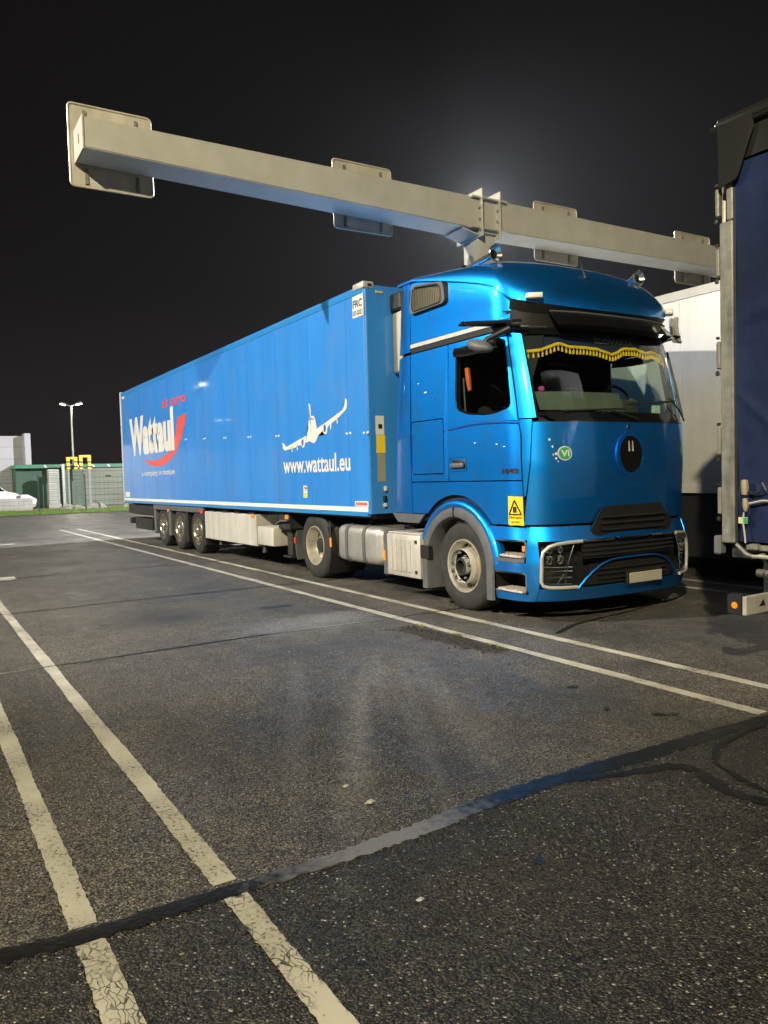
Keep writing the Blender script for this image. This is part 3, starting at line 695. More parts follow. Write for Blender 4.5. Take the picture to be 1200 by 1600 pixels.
# air intake grille on the upper side
def quadf(c, u, v): 
    a = (1-u)*(1-v); b = u*(1-v); d = u*v; e = (1-u)*v
    return (c[0][0]*a+c[1][0]*b+c[2][0]*d+c[3][0]*e, c[0][1]*a+c[1][1]*b+c[2][1]*d+c[3][1]*e)
ICR = [(-2.19, 3.45), (-1.47, 3.46), (-1.50, 3.70), (-2.14, 3.79)]
gi = rounded(ICR, .07, 5); cxi = sum(p[0] for p in gi)/len(gi); czi = sum(p[1] for p in gi)/len(gi)
sc_ = lambda s: [(cxi+(p[0]-cxi)*s, czi+(p[1]-czi)*s) for p in gi]
intake = ring_patch('intake_frame', GREYP, T, sc_(1.0), sc_(.80), lambda x, z: sp(CAB, x, z, .045), 2, .02)
bm = bmesh.new()
oo, ii = sc_(1.0), sc_(1.06)
L1 = [bm.verts.new(sp(CAB, p[0], p[1], .04)) for p in oo]; L2 = [bm.verts.new(sp(CAB, p[0], p[1], -.01)) for p in ii]
for k in range(len(oo)): bm.faces.new((L1[k], L1[(k+1) % len(oo)], L2[(k+1) % len(oo)], L2[k]))
finish(bm, 'intake_skirt', BLACKP, intake)
star_patch('intake_backing', BLACKP, intake, sc_(.84), lambda x, z: sp(CAB, x, z, .022), 2)
INT = mat('intake_mesh', (0.09, 0.085, 0.06), 0.5, 0.3)
bm = bmesh.new()
for k in range(17):
    u = .06+.88*k/16; a = quadf(ICR, u, .10); b = quadf(ICR, u, .90)
    a = (cxi+(a[0]-cxi)*.9, a[1]); b = (cxi+(b[0]-cxi)*.9, b[1]); add_tube(bm, [sp(CAB, *a, .036), sp(CAB, *b, .036)], .008, 4)
kind(finish(bm, 'intake_slats', INT, intake), 'stuff')
tube('intake_rim', CHROME, intake, [sp(CAB, p[0], p[1], .058) for p in sc_(.82)+sc_(.82)[:1]], .007, 5)
# roof lamps, antenna, horns
P0 = Vector((-.25, .22, 3.285))
bm = bmesh.new(); add_box(bm, -.045, .045, -.085, .085, -.028, .028, .015, 2)
bmesh.ops.rotate(bm, verts=bm.verts, cent=(0, 0, 0), matrix=Matrix.Rotation(R(-38), 3, 'Z'))
bmesh.ops.translate(bm, verts=bm.verts, vec=(-.265, .225, 3.30)); rl = finish(bm, 'roof_marker_lamp', mat('marker_lens', (.7, .68, .55), .2, 0, .5), T); mirror(rl, T)
tube('antenna', BLACKP, T, [(-.42, 1.12, 3.60), (-.45, 1.12, 3.67), (-.50, 1.12, 3.80)], [.022, .012, .003], 6)
def horn(y, x0, x1, z0, z1, rb):
    bm = bmesh.new(); a, b = Vector((x0, y, z0)), Vector((x1, y, z1)); n = 10; pts = []; rad = []
    for k in range(n+1):
        q = k/n; pts.append(a.lerp(b, q)); rad.append(.028+.008*q+(rb-.036)*max(0, (q-.78)/.22)**2)
    add_tube(bm, pts, rad, 16, False); return finish(bm, 'air_horn', CHROME, T, 50)
h1 = horn(.30, -1.47, -.94, 3.855, 3.90, .085)
lathe('horn_bell_rim', CHROME, h1, [(.085, 0), (.092, .006), (.085, .012), (.05, -.03), (.0, -.035)], (-.94, .30, 3.90), 'X', 20)
lathe('horn_driver', CHROME, h1, [(.0, -.03), (.05, -.025), (.055, .0), (.05, .03), (.0, .035)], (-1.49, .30, 3.853), 'X', 16)
box('horn_bracket', CHROME, h1, -1.22, -1.19, .28, .32, 3.74, 3.86)
h2 = horn(2.20, -1.16, -.63, 3.74, 3.775, .085)
lathe('horn_bell_rim', CHROME, h2, [(.085, 0), (.092, .006), (.085, .012), (.05, -.03), (.0, -.035)], (-.63, 2.20, 3.775), 'X', 20)
box('horn_bracket', CHROME, h2, -.92, -.89, 2.18, 2.22, 3.62, 3.75)
# camera wing arms and ramp mirrors
def wing(sgn):
    def f(u, v):
        out = u*.30; x = -.40-.42*u+(.30-.17*u)*(v-.5)
        y = .04-out; z = 3.05+.035*u+.03*math.sin(math.pi*v)*(1-.3*u)
        if sgn > 0: y = 2.5-y
        return Vector((x, y, z))
    return gpatch('camera_wing', GLOSSB, T, f, 10, 6, .028)
wing(-1); wl = wing(1)
gpatch('wing_root', BLACKP, T, lambda u, v: (lambda P: Vector((P.x, P.y, P.z)))(tp(CAB, .10+.62*u, 3.06-.075*v-.02*u, .03+.05*math.sin(math.pi*v))), 14, 5, .02)
gpatch('wing_root', BLACKP, T, lambda u, v: (lambda P: Vector((P.x, 2.5-P.y, P.z)))(tp(CAB, .10+.45*u, 3.10-.10*v, .03+.05*math.sin(math.pi*v))), 14, 5, .02)
gpatch('wing_housing', ALUB, T, lambda u, v: Vector((-.47+.10*u-.05*v, 2.54+.10*math.sin(math.pi*u)+.12*v*v, 3.30-.27*v)), 6, 8, .025)
tube('mirror_arm', BLACKP, T, [(-.42, .03, 2.99), (-.50, -.07, 2.935), (-.58, -.13, 2.90), (-.60, -.15, 2.865)], [.035, .026, .024, .03], 8)
bm = bmesh.new(); bmesh.ops.create_uvsphere(bm, u_segments=20, v_segments=12, radius=1)
for v in bm.verts:
    v.co = Vector((v.co.x*.19, v.co.y*.10, v.co.z*.065))
bmesh.ops.rotate(bm, verts=bm.verts, cent=(0, 0, 0), matrix=Matrix.Rotation(R(18), 3, 'Y'))
bmesh.ops.translate(bm, verts=bm.verts, vec=(-.66, -.17, 2.835)); mh = finish(bm, 'ramp_mirror', GREYP, T, 60)
# front badge, stickers, lettering
def ell(cy, cz, ry, rz, n=32): return [(cy+ry*math.cos(2*math.pi*k/n), cz+rz*math.sin(2*math.pi*k/n)) for k in range(n)]
ring_patch('badge_ring', CABBLUE, T, ell(1.27, 1.69, .225, .235), ell(1.27, 1.69, .175, .195), lambda y, z: fp(CAB, y, z, .012), 2, .012)
LABW0 = mat('dull_silver', (.35, .34, .28), .5)
badge = star_patch('badge_disc', GLOSSB, T, ell(1.27, 1.69, .175, .195), lambda y, z: fp(CAB, y, z, .008), 3)
for y in (1.215, 1.27):
    flat('badge_spoke', LABW0, badge, [fp(CAB, y, 1.72, .02), fp(CAB, y+.03, 1.72, .02), fp(CAB, y+.022, 1.83, .02), fp(CAB, y+.008, 1.83, .02)])
star_patch('nose_emblem', CHROME, T, ell(1.25, 1.975, .022, .026, 14), lambda y, z: fp(CAB, y, z, .012), 2, .006)
vi = star_patch('round_sticker', WHITE, T, ell(.39, 1.71, .078, .072), lambda y, z: fp(CAB, y, z, .006), 3)
star_patch('sticker_disc', GREEN, vi, ell(.39, 1.71, .066, .062), lambda y, z: fp(CAB, y, z, .009), 3)
text('sticker_lettering', WHITE, vi, 'VI', lambda a, b: fp(CAB, .345+a, 1.677+b, .012), .088, .066, .03)
ls = star_patch('round_sticker', GREEN, T, ell(2.24, 1.73, .066, .07), lambda y, z: fp(CAB, y, z, .007), 3)
text('sticker_lettering', WHITE, ls, 'L', lambda a, b: fp(CAB, 2.215+a, 1.697+b, .012), .045, .06, .02)
flat('chrome_dash', CHROME, T, [fp(CAB, y, 1.845+dz, .01) for y, dz in ((1.98, 0), (2.2, 0), (2.2, .012), (1.98, .018))])
text('model_number', BLACK, T, '1848', lambda a, b: sp(CAB, -.545+a, 1.522+b, .010), .225, .052, .03)
bs = flat('blind_spot_sticker', YELLOW, T, [sp(CAB, x, z, .008) for x, z in ((-.455, .995), (-.395, .995), (-.33, .995), (-.285, .99), (-.285, 1.285), (-.33, 1.287), (-.395, 1.29), (-.455, 1.293))])
tri = [(-.44, 1.105), (-.30, 1.105), (-.37, 1.25)]
bm = bmesh.new()
for i in range(3):
    a, b = tri[i], tri[(i+1) % 3]; add_tube(bm, [sp(CAB, *a, .012), sp(CAB, (a[0]+b[0])/2, (a[1]+b[1])/2, .012), sp(CAB, *b, .012)], .007, 4)
finish(bm, 'warning_triangle', BLACK, bs)
bm = bmesh.new(); bm.faces.new([bm.verts.new(sp(CAB, x, z, .012)) for x, z in ((-.39, 1.125), (-.35, 1.125), (-.35, 1.185), (-.39, 1.185))]); finish(bm, 'truck_pictogram', BLACK, bs, 0)
text('sticker_lettering', BLACK, bs, 'Blind spot', lambda a, b: sp(CAB, -.44+a, 1.055+b, .012), .14, .035, .012)
text('sticker_lettering', BLACK, bs, 'take care', lambda a, b: sp(CAB, -.415+a, 1.022+b, .012), .09, .022, .008)
# stone chips
CHIP = mat('pale_chip', (.7, .75, .75), .4)
for y, z, s in ((.27, 1.78, .010), (.30, 1.705, .012), (.275, 1.70, .008), (.30, 1.66, .011), (.245, 1.85, .011), (.32, 1.63, .006)):
    star_patch('paint_chip', CHIP, fpan, [(y+s*math.cos(a)*random.uniform(.6, 1.1), z+1.3*s*math.sin(a)*random.uniform(.6, 1.1)) for a in [k*math.pi/4 for k in range(8)]], lambda a, b: fp(CAB, a, b, .004), 1)
for x, z in ((-.62, 1.83), (-.50, 1.80), (-.98, 1.86), (-1.9, 2.5), (-2.05, 2.62)):
    s = random.uniform(.008, .02); star_patch('paint_scuff', CHIP, door, [(x+1.8*s*math.cos(a)*random.uniform(.5, 1.1), z+.6*s*math.sin(a)*random.uniform(.5, 1.1)) for a in [k*math.pi/4 for k in range(8)]], lambda a, b: sp(CAB, a, b, .0085), 1)
# central grille in panel foot
gr = [(.66, .93), (.84, 1.155), (1.73, 1.165), (1.93, .96), (1.86, .86), (.72, .86)]
grl = star_patch('upper_grille', BLACKP, T, rounded(gr, .04, 4), lambda y, z: fp(CAB, y, z, .05 if z < 1.0 else .03), 3, .012)
for z in (.92, .985, 1.05): tube('grille_bar', BLACKP, grl, [fp(CAB, .78+k*(.98/8), z, .065) for k in range(9)], .012, 6)
# bumper front
def bfront(name, m, yl, z0, z1, nu, nv, off=0.0, yr=None, t=.012):
    def f(u, v):
        z = z0+(z1-z0)*v; a = th_of_y(BUM, yl, z); b = math.pi-a if yr is None else th_of_y(BUM, yr, z); return tp(BUM, a+(b-a)*u, z, off)
    return gpatch(name, m, T, f, nu, nv, t)
bfront('bumper_top', CABBLUE, .13, .832, .975, 44, 5)
bfront('bumper_mask', BLACKP, .13, .35, .832, 44, 8, -.13)
bfront('bumper_lip', CABBLUE, .13, .222, .352, 44, 4)
mesh_ = bfront('lower_grille', BLACKP, .62, .37, .58, 36, 3, -.02)
for z in (.42, .47, .52): tube('grille_bar', BLACKP, mesh_, [fp(BUM, .72+k*(1.06/10), z, -.005) for k in range(11)], .009, 5)
bars = bfront('mask_grille', BLACKP, .55, .64, .80, 36, 3, -.025)
for z in (.67, .715, .76): tube('grille_bar', BLACKP, bars, [fp(BUM, .55+k*(1.4/12), z, -.012) for k in range(13)], .010, 5)
drl = [(.47, .362), (.30, .362), (.20, .366), (.15, .385), (.135, .43), (.135, .55), (.138, .66), (.155, .725), (.20, .775), (.28, .803), (.40, .815), (.54, .820)]
dl = tube('light_surround', mat('light_strip_white', (.52, .51, .46), .3, .4, .4), T, [fp(BUM, y, z, .012) for y, z in drl], .019, 8); mirror(dl, T)
for a, b in ((.56, .78), (.80, .96), (1.02, 1.48), (1.54, 1.70), (1.72, 1.94)):
    tube('chrome_trim', CHROME, T, [fp(BUM, a+(b-a)*k/4, .825, .012) for k in range(5)], .013, 6)
tr_ = [(.485, .345), (.56, .43), (.66, .51), (.77, .575), (.88, .607), (1.0, .618), (1.25, .622), (1.5, .618), (1.62, .607), (1.73, .575), (1.84, .51), (1.94, .43), (2.015, .345)]
tube('bumper_trim', CABBLUE, T, [fp(BUM, y, z, .004) for y, z in tr_], .011, 6)
# headlamps
REFL = mat('reflector', (.8, .8, .78), .08, 1.0)
def headlamp(mir):
    poly = rounded([(.15, .38), (.46, .375), (.50, .80), (.28, .80), (.16, .71)], .03, 4)
    fm = (lambda y, z, o=0: (lambda P: Vector((P.x, 2.5-P.y, P.z)))(fp(BUM, y, z, o))) if mir else (lambda y, z, o=0: fp(BUM, y, z, o))
    h = star_patch('headlight', LENSG, T, poly, lambda y, z: fm(y, z, -.002), 4)
    for y, z, r in ((.235, .735, .042), (.335, .745, .040), (.225, .64, .050), (.325, .645, .050)):
        bm = bmesh.new(); c = fm(y, z, -.075); prof = [(.004, -.02), (r*.5, -.012), (r*.85, .012), (r, .035)]
        add_lathe(bm, prof, c, 'X', 16); bmesh.ops.create_uvsphere(bm, u_segments=10, v_segments=6, radius=r*.42, matrix=Matrix.Translation(c+Vector((.01, 0, 0))))
        finish(bm, 'reflector_bowl', REFL, h)
    for z in (.575, .535, .47, .40):
        tube('lamp_fin', REFL if z > .5 else CHROME, h, [fm(.18, z, -.05), fm(.30, z-.006, -.04), fm(.44, z-.012, -.03)], .007, 5)
    tube('lamp_fin', CHROME, h, [fm(.47, .79, -.02), fm(.40, .62, -.03), fm(.37, .40, -.03)], .006, 5)
    tube('lamp_fin', CHROME, h, [fm(.36, .50, -.03), fm(.30, .40, -.04)], .008, 5)
headlamp(False); headlamp(True)
PLATE = mat('plate_pale_yellow', (.36, .35, .27), .5, 0, 0, 0, 1, .1, 5)
pl = box('number_plate', PLATE, T, .115, .125, 1.12, 1.62, .345, .455, .004)
box('plate_holder', BLACKP, pl, .075, .113, 1.10, 1.64, .33, .47, .006)
# wipers
bm = bmesh.new()
add_tube(bm, [fp(CAB, 2.28, 2.06, .05), fp(CAB, 2.17, 2.17, .05), fp(CAB, 1.98, 2.29, .055)], .010, 5)
add_tube(bm, [fp(CAB, 2.10, 2.275, .045), fp(CAB, 1.70, 2.245, .03), fp(CAB, 1.25, 2.215, .03)], .011, 5); finish(bm, 'wiper', BLACKP, T)
bm = bmesh.new()
add_tube(bm, [fp(CAB, 1.35, 2.06, .05), fp(CAB, 1.1, 2.12, .05), fp(CAB, .95, 2.145, .05)], .010, 5)
add_tube(bm, [fp(CAB, 1.2, 2.165, .035), fp(CAB, .8, 2.15, .035), fp(CAB, .4, 2.135, .04)], .011, 5); finish(bm, 'wiper', BLACKP, T)
tube('grab_rail', BLACKP, T, [tp(CAB, math.pi-th_of_y(CAB, .12, z), z, .03) for z in (2.12, 2.3, 2.5, 2.7, 2.88)], .014, 6)

# cab interior and shell
bm = bmesh.new()
def lin(u, v): return sp(CAB, -2.45+u*2.0, 1.05+v*2.0, -.05)
lin_loop = [(ray_rect(p, -2.45, lambda z: -.30, 1.05, 3.02)) for p in win]
for cx_, cz_ in ((-2.45, 1.05), (-2.45, 3.02), (-.30, 1.05), (-.30, 3.02)):
    k = min(range(len(lin_loop)), key=lambda i: (lin_loop[i][0]-cx_)**2+(lin_loop[i][1]-cz_)**2); lin_loop[k] = (cx_, cz_)
ring_patch('interior_lining', DARK, T, lin_loop, shrink(win, .97), lambda x, z: sp(CAB, x, z, -.05), 3)
lo = [o for o in COL.objects if o.name == 'interior_lining'][0]; mirror(lo, T)
bm.free()
box('cab_back_wall', DARK, T, -2.46, -2.42, .06, 2.44, .9, 3.80)
box('cab_floor', DARK, T, -2.45, -.28, .06, 2.44, .98, 1.10)
box('cab_headlining', DARK, T, -2.42, -.45, .06, 2.44, 3.02, 3.05)
gpatch('front_lining', DARK, T, lambda u, v: (lambda z: tp(CAB, .22+(math.pi-.44)*u, z, -.06))(.95+1.13*v), 30, 4, .01)
# engine tunnel and bumper backing
box('engine_block', DSTEEL, T, -2.3, -.45, .55, 1.95, .35, .97)
box('radiator', DSTEEL, T, -.45, -.25, .3, 2.2, .3, .97)
gpatch('gap_backing', BLACKP, T, lambda u, v: (lambda z: tp(CAB, .05+(math.pi-.10)*u, z, -.05))(.90+.14*v), 40, 2, .01)
dash = gpatch('dashboard', mat('dashboard_grey', (.03, .03, .032), .6), T, lambda u, v: fp(CAB, .22+2.06*u, 2.11+.03*math.sin(math.pi*v), -.06-.50*v), 24, 6, .02)
gpatch('dash_front', DARK, T, lambda u, v: Vector((-.62, .1+2.3*u, 1.1+1.02*v)), 4, 4, .02)
box('instrument_hood', mat('hood_grey', (.05, .05, .052), .5), dash, -.72, -.44, 1.50, 1.98, 2.10, 2.33, .06, 3)
def seat(y):
    bm = bmesh.new(); add_box(bm, -1.35, -.85, y-.25, y+.25, 1.45, 1.62, .05, 2); add_box(bm, -1.45, -1.28, y-.24, y+.24, 1.60, 2.30, .06, 2); add_box(bm, -1.43, -1.32, y-.14, y+.14, 2.33, 2.55, .04, 2)
    add_box(bm, -1.3, -.95, y-.15, y+.15, 1.1, 1.45); finish(bm, 'seat', SEAT, T)
seat(.62); seat(1.88)
box('bunk', SEAT, T, -2.4, -1.75, .1, 2.4, 1.5, 1.75, .04, 2)
bm = bmesh.new(); n1, n2 = 28, 8; rr_, rs = .215, .018; vs = []
for i in range(n1):
    a = 2*math.pi*i/n1; vs.append([bm.verts.new(((rs*math.sin(2*math.pi*j/n2)), (rr_+rs*math.cos(2*math.pi*j/n2))*math.cos(a), (rr_+rs*math.cos(2*math.pi*j/n2))*math.sin(a))) for j in range(n2)])
for i in range(n1):
    for j in range(n2): bm.faces.new((vs[i][j], vs[(i+1) % n1][j], vs[(i+1) % n1][(j+1) % n2], vs[i][(j+1) % n2]))
add_box(bm, -.02, .02, -.19, .19, -.02, .02); add_box(bm, -.03, .03, -.07, .07, -.05, .05, .02)
bmesh.ops.rotate(bm, verts=bm.verts, cent=(0, 0, 0), matrix=Matrix.Rotation(R(-28), 3, 'Y')); bmesh.ops.translate(bm, verts=bm.verts, vec=(-.72, 1.95, 2.33))
finish(bm, 'steering_wheel', BLACKP, T, 60)
# windscreen decorations
FR = [(.15, 2.775), (.20, 2.752), (.33, 2.765), (.49, 2.824), (.54, 2.838), (.68, 2.805), (.87, 2.808), (1.06, 2.80), (1.25, 2.755), (1.33, 2.775), (1.45, 2.83), (1.65, 2.84), (1.83, 2.803), (1.94, 2.83), (2.12, 2.808), (2.25, 2.76)]
bm = bmesh.new()
dense = []
for i in range(len(FR)-1):
    for k in range(4): dense.append((FR[i][0]+(FR[i+1][0]-FR[i][0])*k/4, FR[i][1]+(FR[i+1][1]-FR[i][1])*k/4))
for off, rad in ((0, .012), (.014, .008)): add_tube(bm, [fp(CAB, y, z+off, -.045+.006*math.sin(i*1.9)) for i, (y, z) in enumerate(dense)], rad, 6)
fr_o = finish(bm, 'curtain_braid', FRINGE, T, 60)
bm = bmesh.new()
for k in range(46):
    y = .165+2.07*k/45; z = interp(y, [p[0] for p in FR], [p[1] for p in FR]); a = fp(CAB, y, z-.006, -.045)
    add_tube(bm, [a, a-Vector((0, 0, .02)), a-Vector((0, 0, .026)), a-Vector((0, random.uniform(-.004, .004), .062))], [.004, .005, .011, .013], 6)
kind(finish(bm, 'tassels', FRINGE, fr_o), 'stuff')
LABG = mat('dull_silver_thread', (.16, .17, .17), .6)
PELMET = mat('navy_velvet', (.012, .018, .05), .8)
bm = bmesh.new()
pel = [(y, z) for y, z in dense]
up = [bm.verts.new(fp(CAB, y, 2.99, -.06)) for y, z in pel]; dn = [bm.verts.new(fp(CAB, y, z, -.05)) for y, z in pel]
for k in range(len(pel)-1): bm.faces.new((up[k], up[k+1], dn[k+1], dn[k]))
pe = finish(bm, 'curtain_pelmet', PELMET, T)
text('pelmet_lettering', LABG, pe, 'SLOVAKIA', lambda a, b: fp(CAB, 1.02+a, 2.868+b, -.035), .60, .055, .02)
bd = flat('windscreen_board', BOARD, T, [fp(CAB, .22, 2.155, -.05), fp(CAB, .6, 2.15, -.05), fp(CAB, 1.28, 2.15, -.05), fp(CAB, 1.28, 2.345, -.08), fp(CAB, .6, 2.345, -.08), fp(CAB, .22, 2.345, -.08)], .004)
bm = bmesh.new(); bmesh.ops.create_icosphere(bm, subdivisions=2, radius=.035, matrix=Matrix.Translation(fp(CAB, .30, 2.37, -.10))); finish(bm, 'plush_ornament', mat('pink_plush', (.5, .05, .3), .9), T)
tube('orange_wand', mat('orange_plastic', (.75, .12, .02), .4), T, [(-1.26, .13, 2.70), (-1.24, .13, 2.58), (-1.22, .13, 2.45)], [.03, .034, .022], 8)
tube('seat_belt', GREYP, T, [(-1.32, .12, 2.6), (-1.30, .12, 2.3), (-1.28, .12, 2.1)], .012, 4)
CUP = mat('pale_papers', (.5, .6, .45), .7)
box('dash_papers', CUP, dash, -.45, -.40, 2.18, 2.27, 2.10, 2.26); 
# chassis, tank, battery box
box('chassis_rail', DSTEEL, T, -5.9, -.6, .80, .88, .62, .88); box('chassis_rail', DSTEEL, T, -5.9, -.6, 1.62, 1.70, .62, .88)
box('crossmember', DSTEEL, T, -3.3, -3.1, .88, 1.62, .65, .85); box('crossmember', DSTEEL, T, -5.8, -5.6, .88, 1.62, .65, .85)
fw = box('fifth_wheel', DSTEEL, T, -5.3, -4.3, .75, 1.75, .90, .97, .03)
def prism_x(name, m, par, prof, x0, x1, bev=.0):
    bm = bmesh.new(); a = [bm.verts.new((x0, y, z)) for y, z in prof]; b = [bm.verts.new((x1, y, z)) for y, z in prof]
    n = len(prof); bm.faces.new(a); bm.faces.new(b[::-1])
    for k in range(n): bm.faces.new((a[k], b[k], b[(k+1) % n], a[(k+1) % n]))
    bmesh.ops.recalc_face_normals(bm, faces=bm.faces)
    if bev:
        es = [e for e in bm.edges if abs(e.verts[0].co.x-e.verts[1].co.x) < 1e-6]
        bmesh.ops.bevel(bm, geom=es, offset=bev, segments=4, affect='EDGES', profile=.5)
    return finish(bm, name, m, par, 40)
tank = prism_x('fuel_tank', ALU, T, rounded([(.02, .34), (.02, .86), (.66, .86), (.66, .34)], .13, 7), -4.28, -3.06, .12)
for x in (-3.96, -3.48):
    prism_x('tank_strap', GREYP, tank, rounded([(.008, .328), (.008, .872), (.672, .872), (.672, .328)], .14, 7), x-.035, x+.035)
lathe('tank_cap', GREYP, tank, [(0, .03), (.05, .03), (.055, .0), (.055, -.03)], (-3.72, .30, .885), 'Z', 16)
bb = box('battery_box', ALUB, T, -2.86, -2.10, .0, .62, .27, .80, .02, 2)
for k in range(5): box('box_rib', ALUB, bb, -2.78+k*.105, -2.72+k*.105, -.012, .004, .335, .735, .006)
for z in (.70, .33): box('box_latch', DSTEEL, bb, -2.20, -2.16, -.014, .0, z, z+.04, .003)
box('box_lid', ALUB, bb, -2.85, -2.12, .02, .60, .801, .825, .008)
box('box_edge', GREYP, bb, -2.955, -2.863, .0, .40, .25, .83, .02)
box('side_marker', AMBERD, bb, -2.935, -2.885, -.012, -.001, .44, .58, .006)
# suspension and dark undercarriage
box('axle', DSTEEL, T, -1.38, -1.22, .3, 2.2, .38, .52); box('axle', DSTEEL, T, -5.13, -4.93, .4, 2.1, .40, .60, .05)
box('side_guard', DSTEEL, T, -4.55, -4.33, .1, .5, .35, .80, .03)
# drive axle mudguards
def mudguard(x, y0, y1, zc, r, a0, a1, name='mudguard', m=GREYP, par=None):
    return gpatch(name, m, par or T, lambda u, v: Vector((x+r*math.cos(R(a0+(a1-a0)*u)), y0+(y1-y0)*v, zc+r*math.sin(R(a0+(a1-a0)*u)))), 12, 2, .02)
mudguard(-5.03, .0, .62, .5, .60, -38, 30, m=BLACKP); mudguard(-5.03, .0, .62, .5, .60, 160, 205); mudguard(-5.03, 1.88, 2.5, .5, .60, -38, 36)
box('guard_reflector', REDR, T, -5.645, -5.60, -.02, .0, .50, .60, .006)
box('guard_marker', AMBERD, T, -4.415, -4.375, -.02, .0, .52, .66, .006)
tube('guard_hose', DSTEEL, T, [(-4.42, .0, .9), (-4.40, -.01, .75), (-4.395, -.01, .66)], .012, 5)

# ------------------------------------------------------------------ wheels (outer face towards -Y; y counted inwards from the outer sidewall)
def tyre_prof(Ro, Ri, w):
    g = .012
    p = [(Ri, .03), (Ri+.015, .008), (Ri+.05, .0), ((Ri+Ro)/2, -.004), (Ro-.05, .004), (Ro-.022, .02), (Ro-.003, .045)]
    for k in range(1, 5):
        y = .045+(w-.09)*k/5; p += [(Ro, y-.010), (Ro-g, y-.008), (Ro-g, y+.008), (Ro, y+.010)]
    p += [(Ro-.003, w-.045), (Ro-.022, w-.02), (Ro-.05, w-.004), (Ri+.05, w), (Ri, w-.03)]
    return p
def mesh_of(fn):
    bm = bmesh.new(); fn(bm); bmesh.ops.recalc_face_normals(bm, faces=bm.faces)
    me = bpy.data.meshes.new('wheel_mesh'); bm.to_mesh(me); bm.free()
    for p in me.polygons: p.use_smooth = True
    me.set_sharp_from_angle(angle=R(35)); return me
def wheel_meshes(style):
    Ro = {'front': .505, 'drive': .505, 'trailer': .475}[style]; Ri = {'front': .292, 'drive': .292, 'trailer': .285}[style]; w = {'front': .32, 'drive': .60, 'trailer': .40}[style]
    d = {}
    d['tyre'] = (mesh_of(lambda bm: add_lathe(bm, tyre_prof(Ro, Ri, w), (0, 0, 0), 'Y', 64, True)), TYRE)
    if style == 'front':
        prof = [(Ri+.012, .012), (Ri+.008, -.002), (Ri-.006, .0), (Ri-.018, .03), (Ri-.03, .07), (Ri-.05, .12), (.225, .125), (.20, .09), (.192, .045), (.185, .03), (.10, .03), (.10, .1)]
        hub = [(.192, -.035), (.196, -.03), (.196, .03), (.0, .03)]; nr, ny, rr, mt = .152, -.045, 10, RIM
        hubp = [(.190, -.04), (.195, -.03), (.195, .03), (.100, .03), (.100, -.04)]; capp = [(.098, -.030), (.092, -.044), (.070, -.046), (.064, .02), (.0, .03)]
        holes = (.247, .112, .030, .046)
    elif style == 'drive':
        prof = [(Ri+.012, .012), (Ri+.008, -.002), (Ri-.006, .0), (Ri-.016, .03), (Ri-.024, .07), (Ri-.030, .12), (Ri-.05, .165), (.20, .175), (.12, .17)]
        hubp = [(.20, .16), (.20, .18), (.10, .18), (.10, .16)]; capp = [(.105, .175), (.11, .10), (.105, .085), (.06, .075), (.0, .073)]
        nr, ny, rr, mt = .150, .155, 10, RIM; holes = (.232, .166, .02, .034)
    else:
        prof = [(Ri+.012, .012), (Ri+.008, -.002), (Ri-.006, .0), (Ri-.016, .03), (Ri-.03, .06), (.235, .075), (.20, .05), (.18, .045), (.10, .045)]
        hubp = [(.185, .03), (.19, .035), (.19, .05), (.10, .05), (.10, .03)]; capp = [(.10, .045), (.098, -.02), (.085, -.035), (.0, -.04)]
        nr, ny, rr, mt = .145, .018, 10, RIMCH; holes = (.222, .062, .026, .03)
    d['rim'] = (mesh_of(lambda bm: add_lathe(bm, prof, (0, 0, 0), 'Y', 48)), mt)
    d['hub_ring'] = (mesh_of(lambda bm: add_lathe(bm, hubp, (0, 0, 0), 'Y', 40)), HUBS if style != 'trailer' else RIMCH)
    def nuts(bm):
        for k in range(rr):
            a = 2*math.pi*(k+.5)/rr; add_lathe(bm, [(.0, ny-.016), (.010, ny-.016), (.013, ny-.008), (.014, ny+.012)], (nr*math.cos(a), 0, nr*math.sin(a)), 'Y', 6)
    d['wheel_nuts'] = (mesh_of(nuts), STEEL)
    def hol(bm):
        n = 10; rc, yc, a1, a2 = holes
        for k in range(n):
            a = 2*math.pi*k/n; c = Vector((rc*math.cos(a), yc-.006, rc*math.sin(a))); er = Vector((math.cos(a), .0 if style != 'front' else 1.0*.5, math.sin(a))).normalized(); et = Vector((-math.sin(a), 0, math.cos(a)))
            vs = [bm.verts.new(c+er*a1*math.cos(q*math.pi/6)+et*a2*math.sin(q*math.pi/6)) for q in range(12)]; bm.faces.new(vs)
    d['hand_holes'] = (mesh_of(hol), BLACK)
    d['wheel'] = (mesh_of(lambda bm: add_lathe(bm, capp, (0, 0, 0), 'Y', 28)), DSTEEL if style != 'trailer' else RIMCH)
    for k, (me, m) in d.items(): me.materials.append(m); me.name = k
    return d
WM = {s: wheel_meshes(s) for s in ('front', 'drive', 'trailer')}
def wheel(style, parent, x, y, z, flip=False):
    d = WM[style]; h = bpy.data.objects.new('wheel', d['wheel'][0]); COL.objects.link(h); h.location = (x, y, z); adopt(h, parent)
    if flip: h.rotation_euler.z = math.pi
    for k in ('tyre', 'rim', 'hub_ring', 'wheel_nuts', 'hand_holes'):
        o = bpy.data.objects.new(k, d[k][0]); COL.objects.link(o); o.parent = h
        if k in ('wheel_nuts', 'hand_holes'): kind(o, 'stuff')
    return h
wheel('front', T, -1.30, .045, .500); wheel('front', T, -1.30, 2.455, .500, True)
wheel('drive', T, -5.03, .045, .500); wheel('drive', T, -5.03, 2.455, .500, True)

